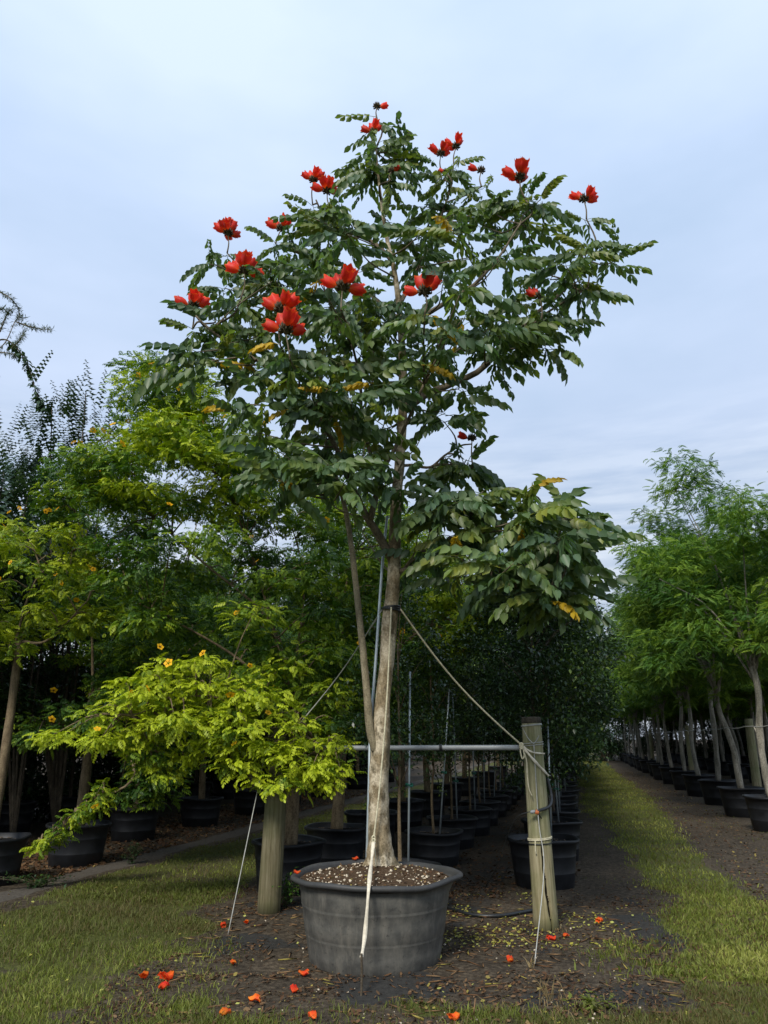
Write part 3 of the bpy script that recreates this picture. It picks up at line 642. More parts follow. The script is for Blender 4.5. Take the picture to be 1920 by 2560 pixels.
# ---- L2: staked dark trees right of the big trunk
s = 7.75; i = 0
while s < 38:
    t = (-1.74 if i == 0 else -1.92) + U(-.04, .04); hz = place_pot('short', s, t, nth(i, 'short black nursery pot', 'counted from the big grey pot', 'short black nursery pot far along the staked row'), 'pots in the staked row behind the big pot', i, U(0, 6.3))
    place_tree('evergreen_tree', 'slim', hz, i + 1, nth(i, 'slim dark leaved staked tree', 'counted from the big grey pot', 'slim dark tree far along the staked row'), 'slim trees in the staked row', U(0, 6.3), U(.9, 1.1))
    place_stake(hz + np.array((0.075, -0.07, 0)), nth(i, 'grey metal stake with green tie', 'counted from the big grey pot', 'grey metal stake far along the staked row'), 'stakes in the staked row behind the big pot', (U(-.05, .05), U(-.02, .09), 0), U(.55, .8)); i += 1
    s += 2.85 if i == 1 else 1.6 + U(-.12, .12)
# ---- L1 beyond the first two, L0 and a far left row: yellow flowered trees
for i, s in enumerate((12.0, 14.2, 16.8, 19.6, 23.0, 27.0, 32.0)):
    hz = place_pot('mid', s, -3.2 + U(-.08, .08), nth(i, 'pot behind the left post', 'past the big pale trunk', ''), 'far pots in the row behind the left post', i, U(0, 6.3))
    place_tree('flowering_tree', 'bul', hz, i, nth(i, 'green tree behind the left post', 'past the big pale trunk', ''), 'far green trees behind the left post', U(0, 6.3), U(0.9, 1.05))
for i, s in enumerate((11.8, 14.0, 16.3, 18.8, 21.5, 25.0, 29.0)):
    hz = place_pot('mid', s, -7.15 + U(-.08, .08), nth(i, 'pot on litter by the soil path', 'past the drooping bough', ''), 'pots on leaf litter beside the soil path', i, U(0, 6.3))
    place_tree('flowering_tree', 'bul', hz, i + 1, nth(i, 'tan trunked tree by the soil path', 'past the drooping bough', ''), 'green trees beside the soil path', U(0, 6.3), U(0.85, 1.0))
for i in range(18):
    s = 9.0 + i * 1.6; hz = place_pot('mid', s, -9.7 + U(-.3, .3), 'black plastic nursery pot in the dark row furthest behind the soil path', 'pots in the dark far left row', i, U(0, 6.3))
    place_tree('evergreen_tree', 'dark', hz, i, 'dense dark tree in the row furthest behind the soil path', 'dark trees in the far left row', U(0, 6.3), (U(1.25, 1.45), U(1.25, 1.45), U(1.0, 1.15)))
for i in range(16):   # trees closing the far end of the rows
    p = RW(66 + U(-3, 3), -26 + i * 4.2 + U(-1, 1)); p[2] = GZ(p[0], p[1]) - .9
    place_tree('background_tree', 'dark' if i % 2 else 'bul', p, i, 'distant green tree closing the far end of the rows', 'trees at the far end of the rows', U(0, 6.3), U(1.7, 2.1))
for i in range(16):
    p = RW(10 + i * 3.2 + U(-1, 1), -13.0 + U(-1, 1)); p[2] = GZ(p[0], p[1])
    place_tree('background_tree', 'dark', p, i, 'distant dark tree behind the far left row', 'distant trees on the left', U(0, 6.3), U(1.5, 1.9))

def bush(s, t, label, group, sc):
    p = RW(s, t); p[2] = GZ(p[0], p[1]); o = place_tree('bush', 'bush', p, int(s * 7), label, group, U(0, 6.3), sc); o['category'] = 'bush'
for i in range(22): bush(8 + i * 1.9 + U(-.3, .3), -11.4 + U(-.3, .3), 'dense dark bush behind the far left row of pots', 'dark bushes on the far left', U(.95, 1.25))
for i in range(14): bush(60 + U(-2, 2), -24 + i * 3.2 + U(-.6, .6), 'distant dark bush closing the far end of the rows', 'bushes at the far end', U(1.3, 1.7))
for i in range(20): bush(30 + i * 2.0 + U(-.3, .3), 12.4 + U(-.4, .4), 'dark bush behind the third row of feathery trees', 'bushes behind the feathery trees', U(1.1, 1.4))
# ------------------------------------------------------------------ the big grey pot
POT = np.array((-0.07, 6.38)); PZ = GZ(*POT) - 0.01
def big_fn(i, r, z, a):
    k = 1 + 0.012 * np.sin(2 * a + 0.6) + 0.006 * np.sin(5 * a)
    ear = np.exp(-((np.angle(np.exp(1j * (a - 0.02)))) / 0.24) ** 2) * 0.085 + np.exp(-((np.angle(np.exp(1j * (a - 3.25)))) / 0.22) ** 2) * 0.045
    k = k + ear * sstep(0.55, 0.575, z) * 1.0 + 0.005 * np.sin(7 * a + 1) * sstep(0.55, 0.58, z)
    return r * k, z + (z > 0.54) * (0.008 * np.sin(3 * a + 1.1) - ear * 0.16 + 0.003 * np.sin(8 * a))
pr = [(0.488, 0.0), (0.497, 0.012), (0.512, 0.10), (0.526, 0.185), (0.531, 0.193), (0.529, 0.202), (0.535, 0.21), (0.548, 0.30), (0.560, 0.385), (0.566, 0.394), (0.563, 0.404), (0.568, 0.412),
      (0.576, 0.50), (0.583, 0.545), (0.588, 0.552), (0.622, 0.560), (0.632, 0.574), (0.630, 0.592), (0.612, 0.600), (0.592, 0.596), (0.582, 0.575), (0.566, 0.45)]
bigpot = thing('plant_pot', (POT[0], POT[1], PZ), 'large weathered grey plastic pot holding the red flowered tree', 'pot')
MB().add(*lathe(pr, 96, big_fn)).build('pot_shell', M['old_pot'], bigpot)
sr = np.random.default_rng(4); V = []; F = []; rings, seg = 26, 72
def soil_h(x, y): return 0.575 + 0.065 * math.exp(-((x - 0.02) ** 2 + (y - 0.16) ** 2) / 0.10) + 0.02 * (float(fbm(np.array([x]), np.array([y]), 0.12, 5)[0]) - 0.5) - 0.02 * ((x * x + y * y) / 0.33)
V.append((0, 0, soil_h(0, 0)))
for i_ in range(1, rings + 1):
    for j in range(seg):
        a = 2 * math.pi * j / seg; q = 0.59 * i_ / rings; x, y = math.cos(a) * q, math.sin(a) * q; V.append((x, y, soil_h(x, y) + 0.006 * sr.random()))
F = [[0, 1 + j, 1 + (j + 1) % seg] for j in range(seg)]
for i_ in range(rings - 1):
    for j in range(seg): F.append([1 + i_ * seg + j, 1 + (i_ + 1) * seg + j, 1 + (i_ + 1) * seg + (j + 1) % seg, 1 + i_ * seg + (j + 1) % seg])
soil = MB().add(np.array(V), F).build('potting_soil', M['soil'], bigpot)
def rock_tpl(seed):
    r = np.random.default_rng(seed); V = np.array([[1, 0, 0], [-1, 0, 0], [0, 1, 0], [0, -1, 0], [0, 0, .7], [0, 0, -.7], [.6, .6, .4], [-.6, .6, .35], [.6, -.6, .4], [-.6, -.6, .4]]) * (0.8 + 0.4 * r.random((10, 1)))
    F = np.array([[4, 6, 7], [4, 7, 9], [4, 9, 8], [4, 8, 6], [6, 0, 2], [6, 2, 7], [7, 2, 1], [7, 1, 9], [9, 1, 3], [9, 3, 8], [8, 3, 0], [8, 0, 6], [5, 2, 0], [5, 1, 2], [5, 3, 1], [5, 0, 3]])
    return V, [F], np.full(10, 0.5)
ROCK = [rock_tpl(k) for k in range(3)]
def scatter_disc(n, r, rg): a = rg.random(n) * 6.283; q = np.sqrt(rg.random(n)) * r; return np.cos(a) * q, np.sin(a) * q
mb = MB()
for k in range(3):
    x, y = scatter_disc(95, 0.555, sr); z = np.array([soil_h(a, b) for a, b in zip(x, y)])
    mb.inst(ROCK[k], np.stack([x, y, z + 0.004], -1), frames(sr.normal(size=(95, 3))), 0.004 + 0.012 * sr.random(95) ** 2.2)
tag(mb.build('pebbles', M['pebble'], soil), kind='stuff')
LEAFBIT = (np.array([[0, 0, 0], [.35, .3, .08], [.75, .22, .02], [1, 0, .12], [.75, -.22, .05], [.35, -.3, .1]]), [np.array([[0, 1, 4, 5], [1, 2, 3, 4]])], np.full(6, 0.5))
STICK = (np.array([[0, 0, 0], [1, .05, .02], [1, -.05, .02], [0, 0, .07]]), [np.array([[0, 1, 3], [0, 2, 1], [3, 2, 0], [1, 2, 3]])], np.full(4, 0.5))
def litter_mb(x, y, z, rg, size, tint):
    n = len(x); d = rg.normal(size=(n, 3)); d[:, 2] *= 0.25
    return MB().inst(LEAFBIT, np.stack([x, y, z], -1), frames(d, rg.normal(0, 0.5, n)), size, tint)
x, y = scatter_disc(420, 0.56, sr); z = np.array([soil_h(a, b) for a, b in zip(x, y)]) + 0.006
tag(litter_mb(x, y, z, sr, 0.012 + 0.02 * sr.random(420), np.clip(sr.normal(0.45, 0.25, 420), 0, 0.85)).build('mulch', M['litter'], soil), kind='stuff')

# ------------------------------------------------------------------ the red flowered tree
TY = 6.55
def tp(px, py, dy=0.0): return at(px, py, TY + dy)
tree = thing('tulip_tree', (tp(948, 2160)[0], TY, PZ + 0.60), 'tall tree with red tulip shaped flowers growing in the large grey pot', 'tree')
T0 = np.array(tree.location)
def loc(p): return np.asarray(p) - T0
sk = []          # skeleton points for twigs
def limb_part(name, ctrl, r0, r1, n=26, seg=12, mat='branch', bmp=0.10, curve=1.0, flare=0.0):
    P = smooth_path([tp(*c) for c in ctrl], n); u = np.linspace(0, 1, n); r = r0 + (r1 - r0) * u ** curve
    if flare: r = r * (1 + flare * np.exp(-((u * n) / 2.0)))
    sk.extend([(p, rr_) for p, rr_ in zip(P, r)])
    return MB().add(*tube(P - T0, r, seg, bmp, seed=len(sk))).build(name, M[mat], tree)
tr_ctrl = [(950, 2175), (949, 2120), (947, 2040), (947, 1950), (951, 1860), (957, 1760), (966, 1660), (973, 1570), (981, 1490), (986, 1410), (987, 1330), (992, 1240), (1000, 1140), (1007, 1020), (1006, 900), (1000, 790), (988, 690), (970, 610), (955, 520), (945, 430), (940, 370)]
Pt = smooth_path([tp(*c) for c in tr_ctrl], 90)
rpx = np.interp(np.linspace(0, 20, 90), [0, .6, 1.2, 2, 3, 4, 5, 6, 7, 8, 9, 10, 12, 14, 16, 18, 20], [.150, .112, .096, .086, .083, .080, .066, .063, .066, .061, .058, .054, .046, .036, .026, .016, .008])
Vt, Ft_ = tube(Pt - T0, rpx, 28, 0.10, seed=3)
Vt = Vt.reshape(90, 28, 3); ang = np.arange(28) * 2 * math.pi / 28
for k in range(8):          # root flare and buttress lobes near the soil
    f = max(0, 1 - k / 7.0) ** 1.5; c = Vt[k].mean(0); Vt[k] = c + (Vt[k] - c) * (1 + f * 0.22 * np.sin(5 * ang + 0.8)[:, None] + f * 0.12 * np.sin(9 * ang)[:, None])
for kk, aa, amp in ((38, 4.0, .10), (41, 1.0, .06), (30, 3.2, .12), (33, 4.6, .07), (25, 2.9, .16), (47, 0.3, .08)):   # old branch scars and swellings
    d = np.exp(-((np.arange(90)[:, None] - kk) / 1.6) ** 2 - (np.angle(np.exp(1j * (ang[None] - aa))) / 0.5) ** 2) * amp
    c = Vt.mean(1, keepdims=True); Vt = c + (Vt - c) * (1 + d[..., None])
MB().add(Vt.reshape(-1, 3), Ft_).build('trunk', M['trunk'], tree); sk.extend([(p, r_) for p, r_ in zip(Pt[45:], rpx[45:])])
limb_part('stem', [(941, 1880, -.03), (926, 1830, -.05), (918, 1740, -.06), (909, 1640, -.05), (897, 1530, -.04), (886, 1430, -.02), (875, 1340, 0), (858, 1250, .02), (832, 1170, .05), (812, 1095, .1), (800, 1000, .15)], 0.036, 0.017, 40, 12, 'stem', 0.10)
limb_part('branch', [(980, 1400), (945, 1335, -.05), (917, 1293, -.1), (890, 1235, -.15), (868, 1180, -.2), (830, 1100, -.3), (790, 1040, -.4), (740, 1000, -.5)], 0.042, 0.014)
limb_part('branch', [(925, 1300, -.1), (940, 1240, -.15), (952, 1185, -.15), (985, 1125, -.2), (1020, 1050, -.35), (1060, 960, -.5)], 0.030, 0.012)
limb_part('branch', [(950, 1190, -.15), (925, 1130, -.2), (905, 1050, -.3), (900, 950, -.4), (880, 860, -.5)], 0.022, 0.010)
limb_part('branch', [(800, 1050, -.35), (720, 960, -.45), (640, 900, -.5), (560, 850, -.5), (515, 815, -.5), (490, 790, -.5)], 0.020, 0.008)
limb_part('branch', [(1006, 1030), (1060, 990, .1), (1124, 962, .2), (1200, 926, .25), (1245, 872, .25), (1290, 835, .25), (1340, 785, .3), (1400, 735, .3), (1450, 680, .3), (1490, 640, .3)], 0.040, 0.012)
limb_part('branch', [(1290, 838, .25), (1340, 800, .1), (1410, 755, 0), (1470, 720, -.1)], 0.016, 0.008)
limb_part('branch', [(1003, 830), (1060, 790, -.2), (1145, 738, -.3), (1185, 712, -.3), (1220, 675, -.35), (1255, 632, -.4), (1300, 560, -.4)], 0.028, 0.009)
limb_part('branch', [(1000, 760), (1040, 680, .3), (1080, 600, .45), (1110, 520, .5), (1130, 460, .5)], 0.024, 0.008)
limb_part('branch', [(978, 650), (942, 612, .1), (906, 594, .2), (852, 572, .3), (810, 540, .35), (790, 500, .35)], 0.024, 0.009)
limb_part('branch', [(1005, 940), (930, 880, .2), (845, 826, .35), (783, 794, .4), (740, 785, .45), (640, 740, .55), (600, 700, .6)], 0.028, 0.009)
limb_part('branch', [(1000, 800), (930, 740, .3), (850, 680, .5), (760, 640, .6), (700, 610, .6)], 0.022, 0.008)
limb_part('branch', [(990, 1430), (1027, 1421, -.08), (1081, 1400, -.2), (1131, 1396, -.3), (1182, 1414, -.4), (1225, 1447, -.5), (1300, 1470, -.55), (1370, 1490, -.6)], 0.028, 0.009)
limb_part('branch', [(1010, 1330, .0), (1090, 1290, .05), (1160, 1247, .05), (1210, 1248, .0), (1262, 1222, -.05), (1310, 1230, -.1), (1380, 1280, -.15), (1440, 1300, -.2)], 0.022, 0.008)
limb_part('branch', [(1002, 1165), (1030, 1163, .1), (1075, 1168, .2), (1110, 1140, .2), (1150, 1115, .2), (1180, 1110, .2)], 0.016, 0.007)
for pts in ([(925, 1300, -.1), (890, 1290, -.2), (840, 1270, -.25), (815, 1240, -.3)], [(1130, 1396, -.3), (1160, 1370, -.35), (1190, 1330, -.4), (1180, 1290, -.4)], [(985, 1440, .05), (955, 1410, .15), (930, 1370, .2), (905, 1330, .25)], [(995, 1180, -.03), (1010, 1150, -.1), (1035, 1125, -.12), (1050, 1100, -.2)], [(998, 1165, -.03), (985, 1140, -.1), (975, 1105, -.12)], [(880, 1180, -.18), (905, 1150, -.25), (915, 1100, -.3)], [(1010, 1420, -.05), (1035, 1385, -.1), (1045, 1340, -.15)], [(1014, 1418, -.05), (1058, 1375, -.1), (1075, 1330, -.15)]):
    limb_part('branch', pts, 0.011, 0.004, 12, 6, 'stem')
# flower heads: px, py, depth, flowers (azimuth set), size
FL = [(942, 268, .1, 1, .8), (933, 330, 0, 3, .75), (1021, 344, .2, 0, .85), (1102, 386, .5, 4, .9), (1140, 368, .5, 3, .9), (1203, 428, .3, 1, .85), (1300, 444, -.3, 6, 1.0), (1460, 500, .3, 4, 1.0), (783, 452, .3, 3, .9), (818, 480, .2, 5, .95),
      (570, 584, .5, 6, 1.0), (702, 573, .6, 3, 1.0), (611, 678, -.5, 5, 1.0), (484, 766, -.4, 4, 1.0), (702, 774, -1.0, 3, 1.05), (714, 828, -1.15, 4, 1.1), (856, 720, -1.3, 4, 1.05), (1062, 732, -1.3, 3, 1.05), (1348, 742, -.3, 2, .8), (1180, 1098, .2, 1, .8), (1114, 430, .4, 1, .6), (978, 428, -.2, 1, .6)]
heads = [tp(a, b, c) for a, b, c, _, _ in FL]
# leaf rosettes
poly_top = [(930, 390), (955, 350), (985, 400), (1020, 440), (1060, 440), (1110, 440), (1160, 470), (1190, 520), (1260, 500), (1310, 480), (1350, 540), (1360, 600), (1400, 620), (1450, 570), (1500, 620), (1480, 690), (1400, 780), (1390, 840), (1330, 860), (1260, 900), (1240, 930), (1180, 960), (1130, 990), (1120, 1040), (1100, 1090), (1020, 1130), (960, 1160), (860, 1190), (790, 1180), (730, 1120), (700, 1060), (640, 1010), (590, 950), (560, 900), (500, 870), (560, 790), (580, 690), (640, 630), (700, 640), (760, 560), (800, 510), (850, 520), (890, 500), (900, 440)]
poly_low = [(1120, 1240), (1190, 1220), (1260, 1190), (1340, 1210), (1380, 1270), (1430, 1290), (1450, 1340), (1450, 1420), (1440, 1480), (1380, 1490), (1330, 1510), (1280, 1490), (1220, 1440), (1170, 1420), (1120, 1370), (1060, 1330), (1040, 1270)]
poly_mid = [(1120, 1120), (1180, 1110), (1200, 1140), (1170, 1180), (1110, 1190)]
lr = np.random.default_rng(21)
ros = list(sample_poly(poly_top, 104, TY - 0.05, 1.1, lr, 38, 170)) + list(sample_poly(poly_low, 34, TY - 0.45, 0.65, lr, 30, 90)) + list(sample_poly(poly_mid, 4, TY + .15, 0.3, lr, 30, 60))
ros += [tp(*q) for q in [(490, 880, -.5), (445, 905, -.4), (540, 905, -.6), (525, 660, .4), (560, 720, .2), (540, 800, -.4), (690, 660, .5), (1500, 640, .3), (1540, 650, .25), (1470, 620, .2), (1350, 500, -.3), (1430, 1300, -.2), (1450, 1380, -.3), (1480, 1330, -.1), (1400, 1480, -.6), (1440, 1490, -.5), (1390, 1440, -.5), (1340, 1500, -.7), (640, 1080, -.7), (700, 1130, -.8), (650, 1000, -.7), (780, 1190, -.9), (860, 1210, -.9), (720, 1180, -.6), (600, 1010, -.6), (700, 1200, -.9), (820, 1160, -1.0), (945, 360, 0), (960, 400, .1), (930, 420, -.1), (1010, 400, .15), (820, 1130, -.4), (760, 1150, -.4), (880, 1180, -.4), (1050, 1380, -.2), (1080, 1260, -.3), (1000, 1200, -.5), (960, 1060, -.8), (830, 1040, -.8), (730, 1020, -.7), (1130, 1440, -.2), (1370, 860, .1), (1410, 800, 0), (1110, 1030, .2), (1150, 970, .3)]]
skp = np.array([p for p, _ in sk]); skr = np.array([r_ for _, r_ in sk])
tw = MB()
def twig(a, r0=0.010, r1=0.0045, sag=0.05):
    low = skp[:, 2] < a[2] + 0.05; d = np.linalg.norm(skp - a, axis=1) + np.where(low, 0, 0.4) + np.where(skr > 0.05, 0.15, 0); b = skp[np.argmin(d)]
    m = (a + b) / 2 + np.array((lr.normal(0, .05), lr.normal(0, .05), -sag * np.linalg.norm(a - b))); P = smooth_path([b, m, a], 7); tw.add(*tube(P - T0, np.linspace(r0, r1, 7), 5))
for p in ros: twig(p)
# stalks of the flower heads end in a rosette each
fronds = []      # (pos, dir, scale, tint, roll)
def rosette(p, n, up=0.2, sc=1.0):
    a0 = lr.random() * 6.28; t0 = lr.normal(0.44, 0.11)
    for k in range(n):
        a = a0 + 2.4 * k + lr.normal(0, .25); e = up + lr.normal(0.05, 0.32); fronds.append((p - np.array((0, 0, 0.05 * lr.random() * k * .5)), np.array((math.cos(a), math.sin(a), math.tan(e))), sc * lr.uniform(0.72, 1.08), np.clip(t0 + lr.normal(0, .1), .05, .98), lr.normal(0, .25)))
for p in ros: rosette(p, int(lr.integers(5, 7)))
# dangling leaves below the branches
FLT = []
def flower_mesh(seed):
    """a tulip shaped corolla with five ruffled lobes, along +x"""
    r = np.random.default_rng(seed); seg = 20; V = []; T = []; ph = r.random() * 6
    prof = [(0.0, 0.007, .15), (0.016, 0.020, .35), (0.042, 0.037, .55), (0.070, 0.044, .7), (0.096, 0.040, .75), (0.112, 0.044, .6)]
    for i_, (x, q, t_) in enumerate(prof):
        for j in range(seg):
            a = 2 * math.pi * j / seg; lobe = math.cos(5 * a + ph); k = 1 + (0.10 * lobe + 0.07 * math.sin(10 * a + ph)) * (i_ / 5) ** 2
            V.append((x + (0.013 * max(lobe, -0.5) + 0.014 * r.random()) * (i_ / 5) ** 3, math.cos(a) * q * k, math.sin(a) * q * k)); T.append(t_ + 0.22 * r.random() - 0.12 - 0.3 * (i_ == 5))
    F = np.array([[i_ * seg + j, i_ * seg + (j + 1) % seg, (i_ + 1) * seg + (j + 1) % seg, (i_ + 1) * seg + j] for i_ in range(5) for j in range(seg)])
    return MB().add(np.array(V), F, np.clip(T, 0, 1)).mesh('flower', M['petal'])
FLM = [flower_mesh(k) for k in range(4)]
def bud_mesh(seed):
    r = np.random.default_rng(seed); mb = MB()
    for k in range(26):
        u = k / 26; el = math.acos(1 - 1.15 * u); a = k * 2.4; d = np.array((math.sin(el) * math.cos(a), math.sin(el) * math.sin(a), math.cos(el))); b = d * 0.022
        e = d * 0.060 * (1.1 - .3 * u) + np.array((0, 0, 0.016)) - d * (0, 0, 0); m = d * 0.048 - np.array((0, 0, .002))
        mb.add(*tube(smooth_path([b, m, e], 6), [.004, .0085, .0095, .008, .0055, .0015], 6))
    mb.add(*lathe([(0.004, -0.03), (0.016, -0.015), (0.027, 0.003), (0.024, 0.02), (0.01, 0.03)], 12, None, True, True)); return mb.mesh('bud_head', M['bud'])
BUDM = [bud_mesh(1), bud_mesh(2)]
def aim(d, roll=0.0):
    return Matrix(frames(np.array([d], float), np.array([roll]))[0].tolist()).to_euler()
for (fx, fy, fd, nf, fs), h in zip(FL, heads):
    c = link('flower_cluster', BUDM[nf % 2], tree, loc(h), (U(-.2, .2), U(-.2, .2), U(0, 6)), fs * 1.05)
    b = h + np.array((U(-.05, .05), U(-.1, .1), -U(.20, .30))) * (0.6 if fs < .7 else 1.0)
    st = smooth_path([h - (0, 0, .01), (h + b) / 2 + (U(-.02, .02), 0, 0), b], 7); tw.add(*tube(st - T0, np.linspace(.0055, .009, 7), 6)); twig(b, .011, .008, -.02); rosette(b, 5, -0.05, .9)
    az = {0: [], 1: [0.5 if fx < 1000 else 2.9], 2: [2.9, 2.0]}.get(nf, [2.9 + 6.28 * k / max(nf, 1) for k in range(nf)])
    if nf >= 3: az = [3.1, 0.05, -1.2, 2.3, 0.8, -2.0, 1.5][:nf + 1]
    for k, a in enumerate(az):
        a += U(-.3, .3); e = U(0.35, 0.85) if k % 2 == 0 else U(0.8, 1.3); d = np.array((math.cos(a) * math.cos(e), math.sin(a) * math.cos(e), math.sin(e)))
        f = link('flower', FLM[(k + int(fx)) % 4], c); f.rotation_euler = aim(d, U(0, 6)); f.location = Vector(d * np.array((.055, .055, .03))); f.scale = (U(.85, 1.1),) * 3
        c.rotation_euler = (0, 0, 0)
    if nf >= 5:
        f = link('flower', FLM[int(fx) % 4], c); f.rotation_euler = aim((0.1, -.1, 1.0), U(0, 6)); f.location = (U(-.02, .02), -.01, .045)
tag(tw.build('twigs', M['branch'], tree), kind='stuff')
# the 300 largest looking leaves as parts, the rest as one mass
FP = np.array([f[0] for f in fronds]); FD = np.array([f[1] for f in fronds]); FS = np.array([f[2] for f in fronds]); FT = np.array([f[3] for f in fronds]); FR = np.array([f[4] for f in fronds])
order = np.argsort(FP[:, 1] * 0.8 + np.abs(FP[:, 2] - 4.0) * 0.12); nfr = len(fronds); RT = frames(FD, FR)
def frond_mesh(k, yellow, tint):
    V, F, T = TULIP[k]; return MB().add(V, F, np.clip(T + tint, 0, 1)).mesh('leaf', M['yellow_leaf' if yellow else 'tulip_leaf'])
LM = [[frond_mesh(k, False, dt) for dt in (-.22, 0.0, .2)] for k in range(7)]; LY = [frond_mesh(k, True, 0) for k in range(7)]
yel = set(order[5:300:17].tolist())
for q, idx in enumerate(order[:300]):
    k = int(idx) % 7; yl = int(idx) in yel
    if yl: me = LY[k]
    else: me = LM[k][int(np.clip((FT[idx] - .25) / .17, 0, 2))]
    o = link('leaf', me, tree, loc(FP[idx])); o.rotation_euler = Matrix(RT[idx].tolist()).to_euler(); o.scale = (FS[idx] * (.75 if yl else 1),) * 3
    if yl: o['label'] = 'yellowing compound leaf'
rest = order[300:]; fb = MB()
for k in range(7):
    q = rest[rest % 7 == k]; fb.inst(TULIP[k], FP[q] - T0, RT[q], FS[q], FT[q] + .03, (np.arange(len(q)) == -1).astype(int)[0] if len(q) else 0)
tag(fb.build('foliage', M['tulip_leaf'], tree), kind='stuff')
print('fronds', nfr)

# ------------------------------------------------------------------ yellow flowered trees (first two behind the left post and the two by the path), crown traced from the photograph
YFL = MB()
for k in range(5):
    a = 2 * math.pi * k / 5; d = np.array((math.cos(a), math.sin(a), .35)); s_ = np.array((-math.sin(a), math.cos(a), 0)); YFL.add([d * .004, d * .016 + s_ * .011, d * .026 - (0, 0, .004), d * .016 - s_ * .011], [[0, 1, 2, 3]], [.2, .7, 1, .7])
YFL = YFL.mesh('blossom', M['yellow_petal'])
def fruit_tpl():
    V = []; F = []
    for k in range(4):
        a = k * math.pi / 2; c, s_ = math.cos(a), math.sin(a); b = len(V); V += [(0, 0, 0), (.014 * c, .014 * s_, -.006), (.018 * c, .018 * s_, -.022), (.010 * c, .010 * s_, -.038), (0, 0, -.042)]; F.append([b, b + 1, b + 2, b + 3, b + 4])
    return np.array(V, float), [np.array(F)], np.tile([.5, .6, .6, .5, .4], 4)
FRUIT = fruit_tpl()
def bul_tree(name, base, fork_h, label, crowns, branches, group=None, flowers=(), leaf_parts=0, rt=0.075, fruit=0, seed=1, per=190):
    """crowns: list of (polygon px, Y, depth, clumps, clump radius, tint)"""
    rg = np.random.default_rng(seed); o = thing(name, base, label, 'tree', group); B = np.asarray(base)
    top = B + np.array((rg.normal(0, .04), rg.normal(0, .04), fork_h)); mb = MB().add(*tube(smooth_path([B - (0, 0, .05), (B + top) / 2 + (.02, 0, 0), top], 16) - B, np.linspace(rt, rt * .72, 16), 14, .08, seed=seed)); mb.build('trunk', M['bul_bark'], o)
    bm = MB(); nodes = []; blobs = []
    for P in branches:
        Q = smooth_path([top if P[0] is None else at(*P[0])] + [at(*p) for p in P[1:]], 16); bm.add(*tube(Q - B, np.linspace(.022, .006, 16), 7, .08)); nodes.extend(Q)
    nodes.append(top); nodes = np.array(nodes)
    for poly, Yc, dep, ncl, rad, tint in crowns:
        for p in sample_poly(poly, ncl, Yc, dep, rg, rad * 130, 120):
            rd = rad * rg.uniform(.7, 1.25); blobs.append((p - B, rd, .42, tint + rg.normal(0, .13)))
            b = nodes[np.argmin(np.linalg.norm(nodes - p, axis=1) + .3 * np.maximum(0, nodes[:, 2] - p[2]))]; bm.add(*tube(smooth_path([b, (b + p) / 2 + (0, 0, .1), p], 6) - B, np.linspace(.012, .004, 6), 5))
    tag(bm.build('branches', M['bul_bark'], o), kind='stuff')
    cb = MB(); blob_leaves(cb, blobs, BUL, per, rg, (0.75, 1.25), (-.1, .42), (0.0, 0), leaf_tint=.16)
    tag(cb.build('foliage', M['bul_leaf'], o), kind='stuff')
    if leaf_parts:
        near = sorted(blobs, key=lambda b: b[0][1])[:max(8, len(blobs) // 3)]
        lm = [MB().add(V, F, np.clip(T + dt, 0, 1)).mesh('leaf', M['bul_leaf']) for V, F, T in BUL for dt in (.08, .28, .42)]
        for k in range(leaf_parts):
            c, rd, fl_, ti = near[k % len(near)]; d = rg.normal(size=3); d[1] = -abs(d[1]) - .3; d /= np.linalg.norm(d); l = link('leaf', lm[int(rg.integers(0, 3)) * 3 + int(np.clip((ti - .45) / .14, 0, 2))], o, c + d * rd * np.array((1, 1, .5)) * rg.uniform(.85, 1.15)); ax = d * (1, 1, .1) + rg.normal(size=3) * (.4, .4, .2) - np.array((0, 0, .1)); l.rotation_euler = aim(ax, rg.normal(0, .3)); l.scale = (rg.uniform(.9, 1.35),) * 3
    if fruit:
        near = sorted(blobs, key=lambda b: b[0][1])[:len(blobs) // 2]; P = []
        for k in range(fruit): c, rd, fl_, ti = near[int(rg.integers(0, len(near)))]; d = rg.normal(size=3); d[1] = -abs(d[1]); d /= np.linalg.norm(d); P.append(c + d * rd * np.array((1, 1, .5)) * 1.02 - (0, 0, .03))
        tag(MB().inst(FRUIT, np.array(P), frames(np.tile([1., 0, 0], (fruit, 1)) + rg.normal(0, .4, (fruit, 3))), rg.uniform(.9, 1.4, fruit), rg.uniform(.3, .9, fruit)).build('fruits', M['fruit'], o), kind='stuff')
    bl = np.array([b[0] for b in blobs])
    for (fx, fy, fY) in flowers:
        p = at(fx, fy, fY) - B
        d = np.hypot(bl[:, 0] - p[0], bl[:, 2] - p[2]) + .25 * np.maximum(0, bl[:, 1] - bl[:, 1].mean()); c = bl[np.argmin(d)]
        dx, dz = p[0] - c[0], p[2] - c[2]; dd = max(1.0, math.hypot(dx, dz * 1.8) / .26)
        f = link('blossom', YFL, o, (c[0] + dx / dd, c[1] - .27, c[2] + dz / dd + .03)); f.rotation_euler = (U(.5, 1.3), U(-.5, .5), U(0, 6)); f.scale = (U(1.3, 2.1),) * 3
    return o
hz = place_pot('mid', 0, 0, 'black plastic nursery pot right behind the left wooden post', None, 0, 1.0, (-1.06, 8.95))
